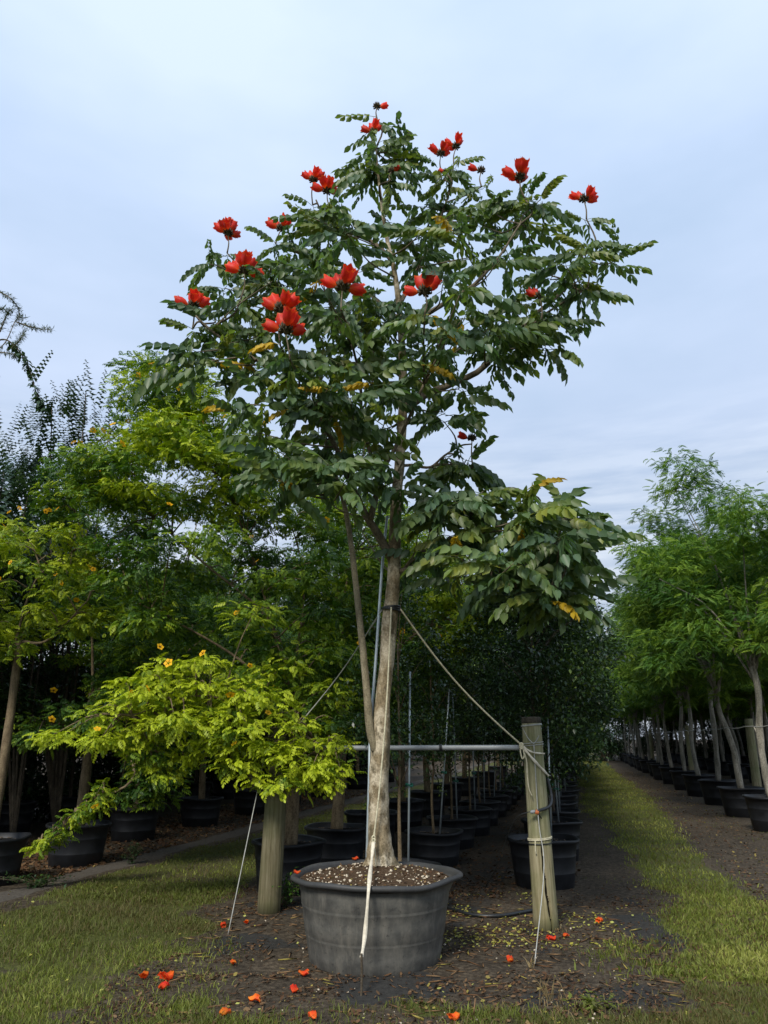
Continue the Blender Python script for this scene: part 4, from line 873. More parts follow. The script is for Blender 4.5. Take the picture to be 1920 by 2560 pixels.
bul_tree('flowering_tree', hz, 1.45, 'yellow flowered tree behind the left post with low bright green boughs', [
    ([(330, 900), (440, 910), (540, 1010), (620, 1110), (740, 1220), (820, 1350), (860, 1550), (840, 1700), (700, 1720), (540, 1600), (360, 1620), (280, 1450), (230, 1290), (150, 1160), (260, 1090), (300, 990)], 9.2, 1.5, 100, .34, .38),  # main crown: shade below the top layer put into a darker leaf tint
    ([(330, 890), (450, 900), (560, 1010), (640, 1110), (740, 1200), (700, 1280), (520, 1290), (300, 1260), (150, 1170), (260, 1090), (300, 990)], 8.9, 1.2, 80, .30, .76),  # top layer: light from above put into a brighter leaf tint
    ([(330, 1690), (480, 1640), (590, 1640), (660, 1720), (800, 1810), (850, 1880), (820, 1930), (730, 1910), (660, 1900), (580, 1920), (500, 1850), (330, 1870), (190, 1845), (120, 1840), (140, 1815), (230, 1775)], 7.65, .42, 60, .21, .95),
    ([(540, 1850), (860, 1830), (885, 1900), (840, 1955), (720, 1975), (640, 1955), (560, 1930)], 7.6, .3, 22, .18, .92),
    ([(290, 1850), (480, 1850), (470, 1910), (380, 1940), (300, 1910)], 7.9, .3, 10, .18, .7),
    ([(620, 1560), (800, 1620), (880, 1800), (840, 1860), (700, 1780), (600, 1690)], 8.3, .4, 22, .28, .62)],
    [[None, (690, 1800, 8.6), (600, 1760, 8.0), (480, 1740, 7.7), (330, 1790, 7.6)], [None, (720, 1790, 8.4), (760, 1830, 7.9), (820, 1880, 7.7)], [None, (690, 1600, 9), (640, 1420, 9), (560, 1200, 9.1), (460, 1000, 9.1), (400, 920, 9.1)], [None, (680, 1560, 9.2), (500, 1400, 9.3), (330, 1250, 9.3), (200, 1170, 9.3)], [None, (740, 1650, 9.2), (760, 1450, 9.4), (720, 1280, 9.4)], [None, (600, 1650, 9), (450, 1560, 8.9), (330, 1500, 8.9)]],
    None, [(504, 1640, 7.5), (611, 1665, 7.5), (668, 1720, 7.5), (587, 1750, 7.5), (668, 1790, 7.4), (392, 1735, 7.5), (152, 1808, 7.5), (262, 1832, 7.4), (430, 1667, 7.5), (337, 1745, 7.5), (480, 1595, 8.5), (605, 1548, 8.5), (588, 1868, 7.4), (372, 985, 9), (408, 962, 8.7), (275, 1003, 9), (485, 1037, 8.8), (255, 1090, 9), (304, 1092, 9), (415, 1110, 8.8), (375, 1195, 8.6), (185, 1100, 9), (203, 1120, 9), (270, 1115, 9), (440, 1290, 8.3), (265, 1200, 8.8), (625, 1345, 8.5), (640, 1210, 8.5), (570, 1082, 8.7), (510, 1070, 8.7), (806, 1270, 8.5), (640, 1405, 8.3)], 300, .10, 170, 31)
hz = place_pot('mid', 0, 0, 'black plastic nursery pot between the left post row and the big trunk', None, 1, 2.0, (-.62, 10.45))
bul_tree('flowering_tree', hz, 1.5, 'yellow flowered tree standing behind the big pale trunk', [
    ([(760, 1240), (900, 1230), (1010, 1230), (1100, 1320), (1180, 1420), (1230, 1480), (1240, 1560), (1180, 1640), (1080, 1660), (960, 1700), (880, 1830), (790, 1800), (740, 1600)], 10.6, 1.4, 74, .36, .52),
    ([(1060, 1420), (1160, 1440), (1230, 1500), (1210, 1600), (1130, 1640), (1080, 1560)], 10.0, .5, 22, .27, .85)],
    [[None, (860, 1500, 10.5), (900, 1350, 10.6), (940, 1270, 10.7)], [None, (900, 1700, 10.4), (1020, 1600, 10.3), (1130, 1520, 10.2), (1200, 1500, 10.2)], [None, (800, 1650, 10.3), (780, 1500, 10.2)]], None,
    [(1010, 1560, 10), (1000, 1600, 10), (1150, 1585, 10), (1095, 1605, 10), (1165, 1690, 10), (1130, 1445, 10), (870, 1720, 10), (905, 1633, 10), (1190, 1560, 10)], 0, .085, 40, 32, 170)
hz = place_pot('mid', 0, 0, 'black plastic nursery pot on leaf litter with wire hoops, nearest the soil path bend', None, 1, .4, (-4.58, 9.35))
bul_tree('flowering_tree', hz, 2.3, 'yellow flowered tree with thick tan trunk by the shallow soil path', [
    ([(0, 1310), (80, 1300), (190, 1290), (270, 1400), (300, 1480), (240, 1560), (120, 1590), (60, 1640), (-60, 1660), (-160, 1500), (-120, 1350)], 9.3, 1.0, 46, .30, .80),
    ([(-100, 1000), (0, 1290), (-40, 1420), (-200, 1300)], 9.4, .8, 12, .32, .5)],
    [[None, (40, 1600, 9.3), (90, 1450, 9.2), (180, 1380, 9)], [None, (0, 1620, 9.3), (-60, 1480, 9.3)], [None, (120, 1600, 9.2), (220, 1500, 9.0)]], None,
    [(222, 1422, 8.8), (224, 1446, 8.8), (135, 1440, 8.8), (17, 1462, 8.8), (150, 1463, 8.8), (152, 1490, 8.8), (115, 1282, 9), (183, 1278, 9), (140, 1280, 9), (20, 1285, 9), (45, 1275, 9), (5, 1318, 9), (95, 1445, 8.8)], 0, .062, 40, 33)
hz = place_pot('mid', 0, 0, 'black plastic nursery pot half hidden behind a drooping bright green bough', None, 0, .7, (-4.1, 10.75))
bul_tree('flowering_tree', hz, 1.75, 'yellow flowered tree with smooth tan trunk and drooping bough over its pot', [
    ([(60, 1780), (180, 1760), (320, 1640), (330, 1560), (420, 1700), (330, 1760), (200, 1840), (80, 1860)], 9.9, .7, 26, .28, .48),
    ([(330, 1580), (480, 1600), (560, 1700), (500, 1860), (420, 1990), (330, 2030), (280, 1990), (350, 1900), (300, 1760)], 10.4, .7, 30, .3, .40),
    ([(270, 1955), (255, 2005), (200, 2050), (140, 2095), (95, 2130), (85, 2115), (130, 2075), (190, 2030), (235, 1990), (250, 1950)], 8.9, .08, 24, .115, .72),
    ([(130, 1180), (260, 1220), (330, 1400), (300, 1560), (180, 1560), (60, 1420)], 10.8, 1.0, 22, .34, .38)],
    [[None, (200, 1800, 10.4), (150, 1810, 10), (90, 1820, 9.9)], [None, (320, 1880, 9.8), (330, 1950, 9.2), (260, 1995, 8.95), (190, 2045, 8.9), (100, 2120, 8.88)], [None, (300, 1700, 10.6), (420, 1700, 10.4)], [None, (230, 1600, 10.7), (220, 1400, 10.8), (180, 1250, 10.8)]], None,
    [(244, 2023, 8.7), (137, 1725, 9.8), (258, 1585, 9.8), (420, 1900, 9.8), (168, 1606, 9.9), (233, 1608, 9.9)], 0, .075, 30, 34)

# crape myrtles: upright wands of paired dark leaves
SH = MB(); SHV = []
def wand_tpl(n=15, L=1.0):
    V = []; F = []; T = []
    for i_ in range(n):
        z = .08 + .9 * i_ / n * L; f = 1 - .55 * (i_ / n)
        for k in range(2):
            a = k * math.pi + (i_ % 2) * 1.45; d = np.array((math.cos(a), math.sin(a), .35)); s_ = np.array((-math.sin(a), math.cos(a), 0)); b = np.array((0, 0, z)); j = len(V)
            V += [b, b + d * .065 * f + s_ * .044 * f, b + d * .135 * f - (0, 0, .055 * f), b + d * .065 * f - s_ * .044 * f]; F.append([j, j + 1, j + 2, j + 3]); T += [.4, .5, .6, .5]
    j = len(V); V += [np.array((.006, 0, 0)), np.array((-.006, 0, 0)), np.array((-.002, 0, L)), np.array((.002, 0, L))]; F.append([j, j + 1, j + 2, j + 3]); T += [.3] * 4
    return np.array(V), [np.array(F)], np.array(T)
WAND = wand_tpl()
def zframes(d):
    Fm = frames(d, None, (1, .1, .05)); return np.stack([Fm[:, :, 1], Fm[:, :, 2], Fm[:, :, 0]], axis=2)
def wand_tree(base, label, tips, seed, bough=None):
    rg = np.random.default_rng(seed); o = thing('crape_myrtle', base, label, 'tree', None); B = np.asarray(base); tb = MB(); P = []; D = []; S = []
    for (px, py, Y_, n_, sp) in tips:
        e = at(px, py, Y_); Q = smooth_path([B, B + (e - B) * (.3, .3, .35), B + (e - B) * (.75, .75, .7), e], 14); tb.add(*tube(Q - B, np.linspace(.03, .008, 14), 6, .08))
        for k in range(int(n_ * 1.8)):
            q = e + rg.normal(0, .26, 3) * (1, 1, 1.6) - (0, 0, .75); d = np.array((rg.normal(0, sp), rg.normal(0, sp), 1.0)); P.append(q); D.append(d); S.append(rg.uniform(.6, 1.0))
    cm = MB()
    if bough:
        Q = smooth_path([at(-160, 1150, 11.4)] + [at(x, y, 11.3) for x, y in bough], 60); tb.add(*tube(Q - B, np.linspace(.02, .005, 60), 5)); n_ = 190; i_ = rg.integers(26, 60, n_); d = rg.normal(size=(n_, 3)) * (1, 1, .3) - (0, 0, .9)
        cm.inst((SIMPLE[0][0] * 2.4, SIMPLE[0][1], SIMPLE[0][2]), Q[i_] - B + rg.normal(0, .02, (n_, 3)), frames(d), rg.uniform(.6, 1.1, n_), .4)
    tb.build('trunk', M['dark_bark'], o); tag(cm.inst(WAND, np.array(P) - B, zframes(np.array(D)), np.array(S), np.clip(rg.normal(.45, .15, len(P)), .05, 1)).build('crown', M['myrtle_leaf'], o), kind='stuff')
p = at(150, 2000, 13.5); wand_tree((p[0], 13.5, GZ(p[0], 13.5)), 'crape myrtle with tall upright leafy wands above the yellow flowered trees', [(130, 1010, 13, 14, .35), (200, 1040, 13.2, 14, .25), (215, 980, 13, 7, .12), (275, 1060, 13, 8, .15), (60, 1180, 13, 18, .6), (120, 1150, 13.4, 18, .5), (170, 1180, 13.4, 14, .5), (30, 1260, 13, 16, .6), (120, 1300, 13.4, 14, .6), (230, 1220, 13.4, 10, .5), (-20, 1120, 13, 16, .6)], 8)
p = at(-120, 2000, 11.5); wand_tree((p[0], 11.5, GZ(p[0], 11.5)), 'dark crape myrtle with an arching bough beside the bare needled branch', [(-20, 1100, 11.3, 12, .6), (10, 1180, 11.2, 14, .7), (-60, 1250, 11.3, 14, .7), (70, 1240, 11.4, 10, .6)], 9, [(-60, 900), (0, 850), (40, 868), (72, 920), (92, 985), (108, 1020)])
# needled branches reaching in at the upper left
nb = np.random.default_rng(6); NB = at(-330, 2000, 9.6); ndl = thing('needle_tree', (NB[0], 9.6, GZ(NB[0], 9.6)), 'sparse tree with feathery needled twigs against the sky', 'tree'); B = np.array(ndl.location); tb = MB(); P = []; D = []
top = at(-230, 900, 9.6); tb.add(*tube(smooth_path([B, (B + top) / 2 + (.05, 0, 0), top], 16) - B, np.linspace(.06, .025, 16), 9, .1))
for path in ([(-230, 950), (-100, 900), (0, 870), (40, 800), (62, 795)], [(0, 730), (25, 745), (45, 770), (48, 800)], [(-230, 880), (-100, 780), (0, 728)], [(42, 805), (70, 815), (100, 822), (130, 824)], [(0, 830), (15, 790), (28, 772)], [(-60, 880), (-10, 880), (30, 885), (40, 895)], [(30, 870), (50, 850), (60, 830)], [(-80, 800), (-20, 780), (10, 770)], [(-150, 1000), (-60, 960), (-10, 930)]):
    Q = smooth_path([at(x, y, 9.5 + .1 * nb.normal()) for x, y in path], 26); tb.add(*tube(Q - B, np.linspace(.012, .004, 26), 5))
    for k in range(8, 26) if path[0][0] < -90 else range(2, 26):
        for m_ in range(10): P.append(Q[k] + nb.normal(0, .012, 3) - B); D.append(nb.normal(size=3) * (1, 1, .7))
tb.build('trunk', M['branch'], ndl); NEED = (np.array([[0, 0, 0], [.5, .07, 0], [1, 0, -.05], [.5, -.07, 0]]) * .07, [np.array([[0, 1, 2, 3]])], np.full(4, .5))
tag(MB().inst(NEED, np.array(P), frames(np.array(D)), nb.uniform(.6, 1.2, len(P)), .5).build('crown', M['gray_leaf'], ndl), kind='stuff')
# grey-green wispy tree at the left, behind the thick tan trunk
WT = at(40, 2050, 12.4); gw = thing('wispy_tree', (WT[0], 12.4, GZ(WT[0], 12.4)), 'grey green wispy tree behind the thick tan trunk', 'tree'); B = np.array(gw.location); tb = MB(); blobs = []
for k in range(6):
    e = at(-40 + 45 * (k % 5) + U(-15, 15), 1370 + 90 * (k // 3) + U(-30, 30), 12.2 + U(-.4, .4)); tb.add(*tube(smooth_path([B, B + (e - B) * (.35, .35, .45), e], 14) - B, np.linspace(.03, .006, 14), 6)); blobs.append((e - B, .5, .9, U(-.1, .1)))
tb.build('trunk', M['dark_bark'], gw); tag(blob_leaves(MB(), blobs, [(NEED[0] * 2.2, NEED[1], NEED[2])], 420, nb, (.7, 1.2), (.5, .5), (.5, 0), shell=.2).build('crown', M['gray_leaf'], gw), kind='stuff')

# ------------------------------------------------------------------ posts, rail, ropes
def post(label, base, top, r0, r1, crack, cap_h=0.055, mat='post'):
    H = float(np.linalg.norm(top - base)); seg, n = 144, 90; zz = np.concatenate([np.linspace(-.05, H - cap_h, n)]); a = np.arange(seg) * 2 * math.pi / seg; V = np.zeros((n, seg, 3)); DEEP = np.zeros((n, seg)); ax = (top - base) / H
    u = np.cross((0, 1, 0), ax); u /= np.linalg.norm(u); v = np.cross(ax, u)
    for i_, z in enumerate(zz):
        r = r0 + (r1 - r0) * max(z, 0) / H + .006 * (fbm(np.cos(a) * 2 + 5, np.sin(a) * 2 + z * .7, .5, 12) - .5) + .004 * (vnoise(a * 9, np.full(seg, z * .6), 1.0, 9) - .5)
        if crack:
            c = np.interp(z, [0.12, .25, .4, .55, .66, .74], [4.95, 4.80, 4.74, 4.62, 4.66, 4.62]) + .04 * math.sin(z * 37); w = np.interp(z, [.10, .2, .45, .7, .76], [.05, .11, .065, .05, .0])
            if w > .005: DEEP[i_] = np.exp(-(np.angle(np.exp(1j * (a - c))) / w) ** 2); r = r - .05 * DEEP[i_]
        V[i_] = ax * z + np.cos(a)[:, None] * u * r[:, None] + np.sin(a)[:, None] * v * r[:, None]
    F = np.array([[i_ * seg + j, i_ * seg + (j + 1) % seg, (i_ + 1) * seg + (j + 1) % seg, (i_ + 1) * seg + j] for i_ in range(n - 1) for j in range(seg)])
    rot = DEEP.reshape(-1)[F].mean(1) > .45 if crack else np.zeros(len(F), bool)  # faces deep in the crack, coloured with its painted shade
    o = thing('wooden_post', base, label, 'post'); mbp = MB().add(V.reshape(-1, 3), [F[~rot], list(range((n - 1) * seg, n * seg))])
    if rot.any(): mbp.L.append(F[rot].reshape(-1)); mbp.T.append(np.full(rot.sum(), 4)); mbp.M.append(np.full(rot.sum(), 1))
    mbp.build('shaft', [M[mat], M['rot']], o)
    cv, cf = lathe([(r1 + .003, 0), (r1 + .003, .012), (r1 + .001, cap_h - .004), (r1 - .006, cap_h), (r1 * .4, cap_h + .002)], 40, None, True, True); Rm = np.stack([u, v, ax], 1); MB().add(cv @ Rm.T + ax * (H - cap_h + .001), cf).build('post_top', M['post_cap'], o)
    return o, ax
def gp(px, py): p = gnd(px, py); p[2] = GZ(p[0], p[1]); return p
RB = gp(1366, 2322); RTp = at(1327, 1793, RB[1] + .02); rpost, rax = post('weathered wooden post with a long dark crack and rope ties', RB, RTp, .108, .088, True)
LB = gp(672, 2282); LTp = LB + np.array((.04, .03, 1.78)); lpost, lax = post('shaded greenish wooden post under the bright green boughs', LB, LTp, .112, .100, False, .055, 'post_shaded')
def rope(name, label, cat, pts, r, mat, n=24, sag=0.0, seg=6, group=None, parent=None, twist=0.0):
    P = smooth_path(pts, n)
    if sag: P[:, 2] -= sag * 4 * np.linspace(0, 1, n) * (1 - np.linspace(0, 1, n))
    if parent is not None: return MB().add(*tube(P - np.array(parent.location), r, seg)).build(name, M[mat], parent)
    b = P[-1].copy(); o = thing(name, b, label, cat, group); MB().add(*tube(P - b, r, seg)).build('strand', M[mat], o); return o
def ring_on(c, ax, r, rad, mat, parent, name='wrap', tilt=0.0, turns=1, rise=0.0):
    u = np.cross((0, 1, 0), ax); u /= np.linalg.norm(u); v = np.cross(ax, u); a = np.linspace(0, 2 * math.pi * turns, 28 * turns); P = np.array([c + (math.cos(q) * u + math.sin(q) * v) * r + ax * (tilt * math.cos(q) + rise * q / 6.283) for q in a]); return MB().add(*tube(P - np.array(parent.location), rad, 6)).build(name, M[mat], parent)
pipeR = at(1302, 1869, RB[1] - .10); pipeL = LB + np.array((0.1, -.10, pipeR[2] - LB[2] - 0.012))
rail = thing('pipe_rail', (pipeL + pipeR) / 2 * (1, 1, 1), 'grey plastic pipe rail tied between the two wooden posts', 'pipe'); rc = np.array(rail.location)
MB().add(*tube(np.linspace(pipeL, pipeR, 12) - rc, .024, 16)).build('pipe', M['pvc'], rail)
q_ = at(1097, 1868, 7.45); f_ = (q_[0] - pipeL[0]) / (pipeR[0] - pipeL[0]); q_ = pipeL + (pipeR - pipeL) * f_; ax_ = (pipeR - pipeL) / np.linalg.norm(pipeR - pipeL); ring_on(q_, ax_, .028, .008, 'hose', rail, 'tie', 0, 2, .014)
# band and ropes on the trunk
bz = 1522; bc = tp(978, bz); bax = np.array((.03, 0, 1.0))
band = thing('trunk_band', bc, 'black rubber hose band round the pale trunk', 'band')
for k in range(3): ring_on(bc + (0, 0, .012 * (k - 1)), bax, .078, .009, 'hose', band, 'loop', .010 * (k - 1))
fr0 = bc + np.array((0.0, -.085, 0)); kn = tp(934, 2100, -.16); gs = gp(903, 2490)
fro = rope('guy_rope', 'tan rope and strap down the pale trunk over the big pot', 'rope', [fr0, tp(967, 1750, -.14), tp(951, 1950, -.15), kn], .0075, 'rope', 40)
def strap_part(pts, w, parent, mat='strap'):
    P = smooth_path(pts, 30); T = np.gradient(P, axis=0); T /= np.linalg.norm(T, axis=1)[:, None]; s_ = np.cross(T, (0, -1, .2)); s_ /= np.linalg.norm(s_, axis=1)[:, None]; nn = np.cross(T, s_); wv = w * (1 + .25 * np.sin(np.linspace(0, 19, 30)))[:, None]; tw_ = (.3 * np.sin(np.linspace(0, 14, 30)))[:, None]; d = s_ * np.cos(tw_) + nn * np.sin(tw_); b = np.array(parent.location); V = np.concatenate([P - d * wv - nn * .0015, P + d * wv - nn * .0015, P + d * wv + nn * .0015, P - d * wv + nn * .0015]) - b; F = []
    for i_ in range(29):
        for k in range(4): F.append([k * 30 + i_, ((k + 1) % 4) * 30 + i_, ((k + 1) % 4) * 30 + i_ + 1, k * 30 + i_ + 1])
    return MB().add(V, np.array(F)).build('strap', M[mat], parent)
edge = at(922, 2225, POT[1] - .655); edge2 = at(913, 2330, POT[1] - .64)
strap_part([kn, tp(929, 2150, -.33), edge + (0, -.0, .02), edge2 + (0, -.06, 0), gs + (0, 0, .22)], .0125, fro)
rope('tail', None, None, [gs + (0, 0, .24), gs + (0.003, .01, .1), gs - (0, 0, .02)], .009, 'dark_bark', parent=fro)
for k in range(3): rope('knot', None, None, [kn + (.012 * math.cos(a + k), -.012, .012 * math.sin(a + k) - .02 * k + .02) for a in np.linspace(0, 6.2, 9)], .006, 'rope', 14, parent=fro)
rope('tail', None, None, [kn, kn + (.012, -.01, -.09), kn + (.02, -.02, -.19)], .005, 'rope', parent=fro)
tie = at(1303, 1862, RB[1] - .11)
rr_ = rope('guy_rope', 'tan rope stretched from the trunk band to the cracked post', 'rope', [bc + (.08, -.02, -.005), (bc + tie) / 2, tie], .008, 'rope', 40, .05)
strap_part([tie, at(1330, 1895, RB[1] - .125), at(1358, 1925, RB[1] - .075), at(1372, 1940, RB[1] + .02)], .011, rr_); strap_part([tie, at(1330, 1880, RB[1] - .12), at(1362, 1884, RB[1] - .06)], .007, rr_)
rope('tail', None, None, [tie, at(1316, 1900, RB[1] - .12), at(1318, 1935, RB[1] - .125), at(1322, 1970, RB[1] - .125), at(1330, 1990, RB[1] - .122)], .0055, 'rope', 24, parent=rr_)
rope('loop', None, None, [tie, tie + (-.012, -.01, -.05), tie + (.0, -.01, -.12), tie + (.02, -.01, -.10), tie + (.012, -.01, -.03), tie], .0065, 'rope', 24, parent=rr_)
for k in range(3): rope('knot', None, None, [tie + (.016 * math.cos(a + k), -.014, .016 * math.sin(a + k) - .01 * k) for a in np.linspace(0, 6.2, 9)], .007, 'rope', 14, parent=rr_)
rope('guy_rope', 'dull rope running from the trunk band down behind the trees', 'rope', [bc + (-.08, .02, -.005), at(842, 1690, 7.6), LTp + (.02, .0, -.25)], .0065, 'cord', 30, .02)
H_ = float(np.linalg.norm(RTp - RB)); rp = lambda f: RB + rax * H_ * f
gd = rope('guy_rope', 'thin pale cord from the cracked post top to the ground', 'rope', [rp(.86) + (-.012, -.11, 0), rp(.5) + (-.03, -.16, 0), rp(.3) + (-.05, -.35, 0), gp(1336, 2412)], .0045, 'cord', 30)
k0 = rp(.865) + np.array((-.012, -.105, 0))
for sg in (-1, 1): rope('strand', None, None, [k0, k0 + (sg * .045, .02, .05), rp(.945) + (sg * .088, -.02, 0)], .0042, 'cord', 12, parent=gd)
ring_on(rp(.955), rax, .094, .0045, 'cord', gd, 'wrap', .006, 2, .006); ring_on(rp(.85), rax, .096, .0042, 'cord', gd, 'wrap', .004, 2, .02)
w2 = thing('rope_tie', rp(.40), 'pale rope tied round the lower cracked post', 'rope'); ring_on(rp(.40), rax, .106, .006, 'rope', w2, 'wrap', .006, 2, .01)
rope('tail', None, None, [rp(.40) + (-.06, -.09, 0), rp(.36) + (-.065, -.10, 0), rp(.34) + (-.06, -.10, 0)], .005, 'rope', 8, parent=w2); ring_on(rp(.385), rax, .107, .005, 'hose', w2, 'wire', .004, 1)
rope('guy_rope', 'thin pale cord from the left post to the ground', 'rope', [LTp + (-.1, -.05, -.1), gp(570, 2338)], .0045, 'cord', 20)
# hose on the cracked post with its clamp
hs = rope('hose', 'black irrigation hose hanging beside the cracked post', 'hose', [at(1368, 1945, RB[1] + .05), at(1378, 1990, RB[1] + .03), at(1374, 2015, RB[1] - .06), at(1352, 2025, RB[1] - .13), at(1338, 2030, RB[1] - .14)], .014, 'hose', 30, 0, 10)
c_ = at(1338, 2029, RB[1] - .14); hb = np.array(hs.location); MB().add(*tube(np.array([c_ + (.03 * k / 5 - .0, 0, -.002 * k) for k in range(6)]) - hb, [.016, .021, .021, .018, .021, .016], 12)).build('clamp', M['orange_clamp'], hs); MB().add(*tube(np.array([c_ + (-.045 + .009 * k, 0, .006 - .012 + .0016 * k) for k in range(6)]) - hb, [.008, .015, .016, .016, .015, .012], 10)).build('connector', M['pvc'], hs)
rope('drip_tube', 'thin black drip tube arching from the post to the soil', 'tube', [c_ + (-.05, 0, 0), at(1290, 2045, RB[1] - .05), at(1265, 2100, RB[1] + .3), at(1245, 2160, RB[1] + .6), gp(1215, 2215)], .004, 'hose', 30)
rope('drip_tube', 'thin black tube hanging down the right of the cracked post', 'tube', [at(1345, 2033, RB[1] - .12), at(1372, 2075, RB[1] - .02), at(1378, 2130, RB[1]), at(1382, 2180, RB[1] + .05), gp(1378, 2290)], .004, 'hose', 30)
rope('irrigation_pipe', 'black irrigation pipe lying on the soil by the cracked post', 'pipe', [gp(1110, 2272) + (0, 0, .018), gp(1180, 2292) + (0, 0, .018), gp(1250, 2296) + (0, 0, .02), gp(1330, 2283) + (0, 0, .02)], .016, 'hose', 24, 0, 10)
rope('drip_tube', 'black drip tube running from the big pot rim over the soil', 'tube', [at(1128, 2180, 6.55), gp(1180, 2215) + (0, 0, .02), gp(1240, 2200) + (0, 0, .01), gp(1285, 2188) + (0, 0, .01)], .006, 'hose', 24)
# steel stake beside the trunk
st_ = thing('support_stake', tp(917, 2155, .0) , 'long grey metal stake standing against the pale trunk', 'stake'); P = smooth_path([tp(917, 2165, .02), tp(923, 1950, .0), tp(926, 1830, .05), tp(940, 1640, .08), tp(955, 1420, .10), tp(968, 1290, .1)], 40); MB().add(*tube(P - np.array(st_.location), .0125, 10)).build('tube', M['steel'], st_)
# wire and ties along the feathery row
w0 = RW(13.2, 3.2, 1.80); w1 = RW(60, 3.2, 1.80); wr = thing('support_wire', w0, 'wire strung along the front row of feathery trees with pale ties', 'wire'); Pw = np.linspace(w0, w1, 80); Pw[:, 2] += .015 * np.sin(np.arange(80) * 1.7); MB().add(*tube(Pw - w0, .010, 5)).build('strand', M['cord'], wr)
for s_, t_ in R1[:12]:
    p = RW(s_ + U(-.1, .1), 3.2, 1.80) - w0; MB().add(*tube([p + (0, 0, .01), p + (.02, -.02, -.03), p + (.03, -.02, -.1)], .008, 5)).build('tie', M['strap'], wr)
for k, (s_, t_) in enumerate(((19.6, 3.95), (29.5, 3.9), (44, 3.9))):
    b = RW(s_, t_); b[2] = GZ(b[0], b[1]); o = thing('wooden_post', b, ['stout greenish post among the first trunks of the wired feathery row', 'stout post halfway along the wired feathery row', 'distant stout post far along the wired feathery row'][k], 'post', 'posts in the feathery row'); MB().add(*tube(np.linspace((0, 0, -.05), (.02, 0, 2.05), 14), np.linspace(.105, .09, 14), 16, .05)).build('shaft', M['post'], o)

# ------------------------------------------------------------------ litter, crumbs, fallen flowers, small plants
lg = np.random.default_rng(77)
def ground_litter(name, label, X, Y, size, tint, lift=.008, tpl=LEAFBIT, mat='litter', roll=.45, flat=.25):
    s_, t_, z_ = gpt(X, Y); n = len(X); d = lg.normal(size=(n, 3)); d[:, 2] *= flat
    return tag(MB().inst(tpl, np.stack([X, Y, z_ + lift], -1), frames(d, lg.normal(0, roll, n)), size, tint).build(name, M[mat]), label, 'litter', None, 'stuff')
def band_pts(n, s0, s1, t0, t1, pw=1.5, dens=None):
    s_ = s0 + (s1 - s0) * lg.random(n) ** pw; t_ = t0 + (t1 - t0) * lg.random(n)
    return DV[0] * s_ + NV[0] * t_, DV[1] * s_ + NV[1] * t_
def clump(X, Y, sc, seed, lo, hi):
    k = lg.random(len(X)) < sstep(lo, hi, fbm(X, Y, sc, seed)); return X[k], Y[k]
X, Y = band_pts(9000, 8.2, 24, -8.6, -6.15, 1.6); ground_litter('leaf_litter', 'reddish brown fallen leaves under the trees beside the soil path', X, Y, .03 + .05 * lg.random(len(X)), np.clip(lg.normal(.42, .16, len(X)), .05, .8))
n = 26000; Y = 4.8 + 4.4 * lg.random(n) ** 1.2; X = -1.9 + 4.6 * lg.random(n) * np.clip(.7 + .07 * Y, 0, 1.6); X, Y = clump(X, Y, .55, 12, .38, .68)
ground_litter('leaf_litter', 'brown leaf crumbs and bark bits strewn round the big pot', X, Y, .008 + .028 * lg.random(len(X)) ** 2, np.clip(lg.normal(.34, .22, len(X)), .02, .86))
n = 2600; X = -1.7 + 3.3 * lg.random(n); Y = 4.85 + 1.15 * lg.random(n); X, Y = clump(X, Y, .4, 14, .40, .6)
ground_litter('leaf_litter', 'dry curled leaves on the soil in front of the big pot', X, Y, .012 + .035 * lg.random(len(X)) ** 1.5, np.clip(lg.normal(.42, .25, len(X)), .05, .84), .010)
X, Y = band_pts(9000, 8.3, 24, -3.9, -.1, 1.6); X, Y = clump(X, Y, .8, 15, .3, .7); ground_litter('leaf_litter', 'dark leaf mulch in the aisles between the pot rows', X, Y, .02 + .04 * lg.random(len(X)), np.clip(lg.normal(.28, .2, len(X)), .02, .85))
n = 1500; X = .2 + 1.9 * lg.random(n); Y = 6.6 + 2.2 * lg.random(n); X, Y = clump(X, Y, .5, 19, .38, .62)
ground_litter('yellow_leaves', 'small yellow green leaves fallen behind the big pot', X, Y, .018 + .022 * lg.random(len(X)), np.clip(lg.normal(.93, .06, len(X)), .7, 1), .012)
n = 170; Y = 4.9 + 4.2 * lg.random(n); X = (lg.random(n) - .62) * Y * .95; ground_litter('yellow_leaves', 'scattered yellow green leaves on the worn grass', X, Y, .016 + .022 * lg.random(n), np.clip(lg.normal(.95, .05, n), .8, 1), .02)
n = 7000; Y = 4.8 + 5.0 * lg.random(n) ** 1.2; X = (lg.random(n) - .5) * Y * 1.1; X, Y = clump(X, Y, .6, 33, .35, .65)
s_, t_, z_ = gpt(X, Y); mbx = MB()
for k in range(3):
    q = np.arange(len(X)) % 3 == k; mbx.inst(ROCK[k], np.stack([X[q], Y[q], z_[q]], -1), frames(lg.normal(size=(q.sum(), 3))), .003 + .011 * lg.random(q.sum()) ** 2)
tag(mbx.build('soil_crumbs', M['soil']), 'dark soil crumbs scattered over the ground', 'soil', None, 'stuff')
n = 260; Y = 4.9 + 2.6 * lg.random(n); X = -1.3 + 3.0 * lg.random(n); X, Y = clump(X, Y, .5, 36, .4, .62); s_, t_, z_ = gpt(X, Y)
tag(MB().inst(ROCK[0], np.stack([X, Y, z_ + .003], -1), frames(lg.normal(size=(len(X), 3))), .003 + .009 * lg.random(len(X)) ** 2).build('pebbles', M['pebble']), 'small pale pebbles spilled on the soil round the big pot', 'pebbles', None, 'stuff')
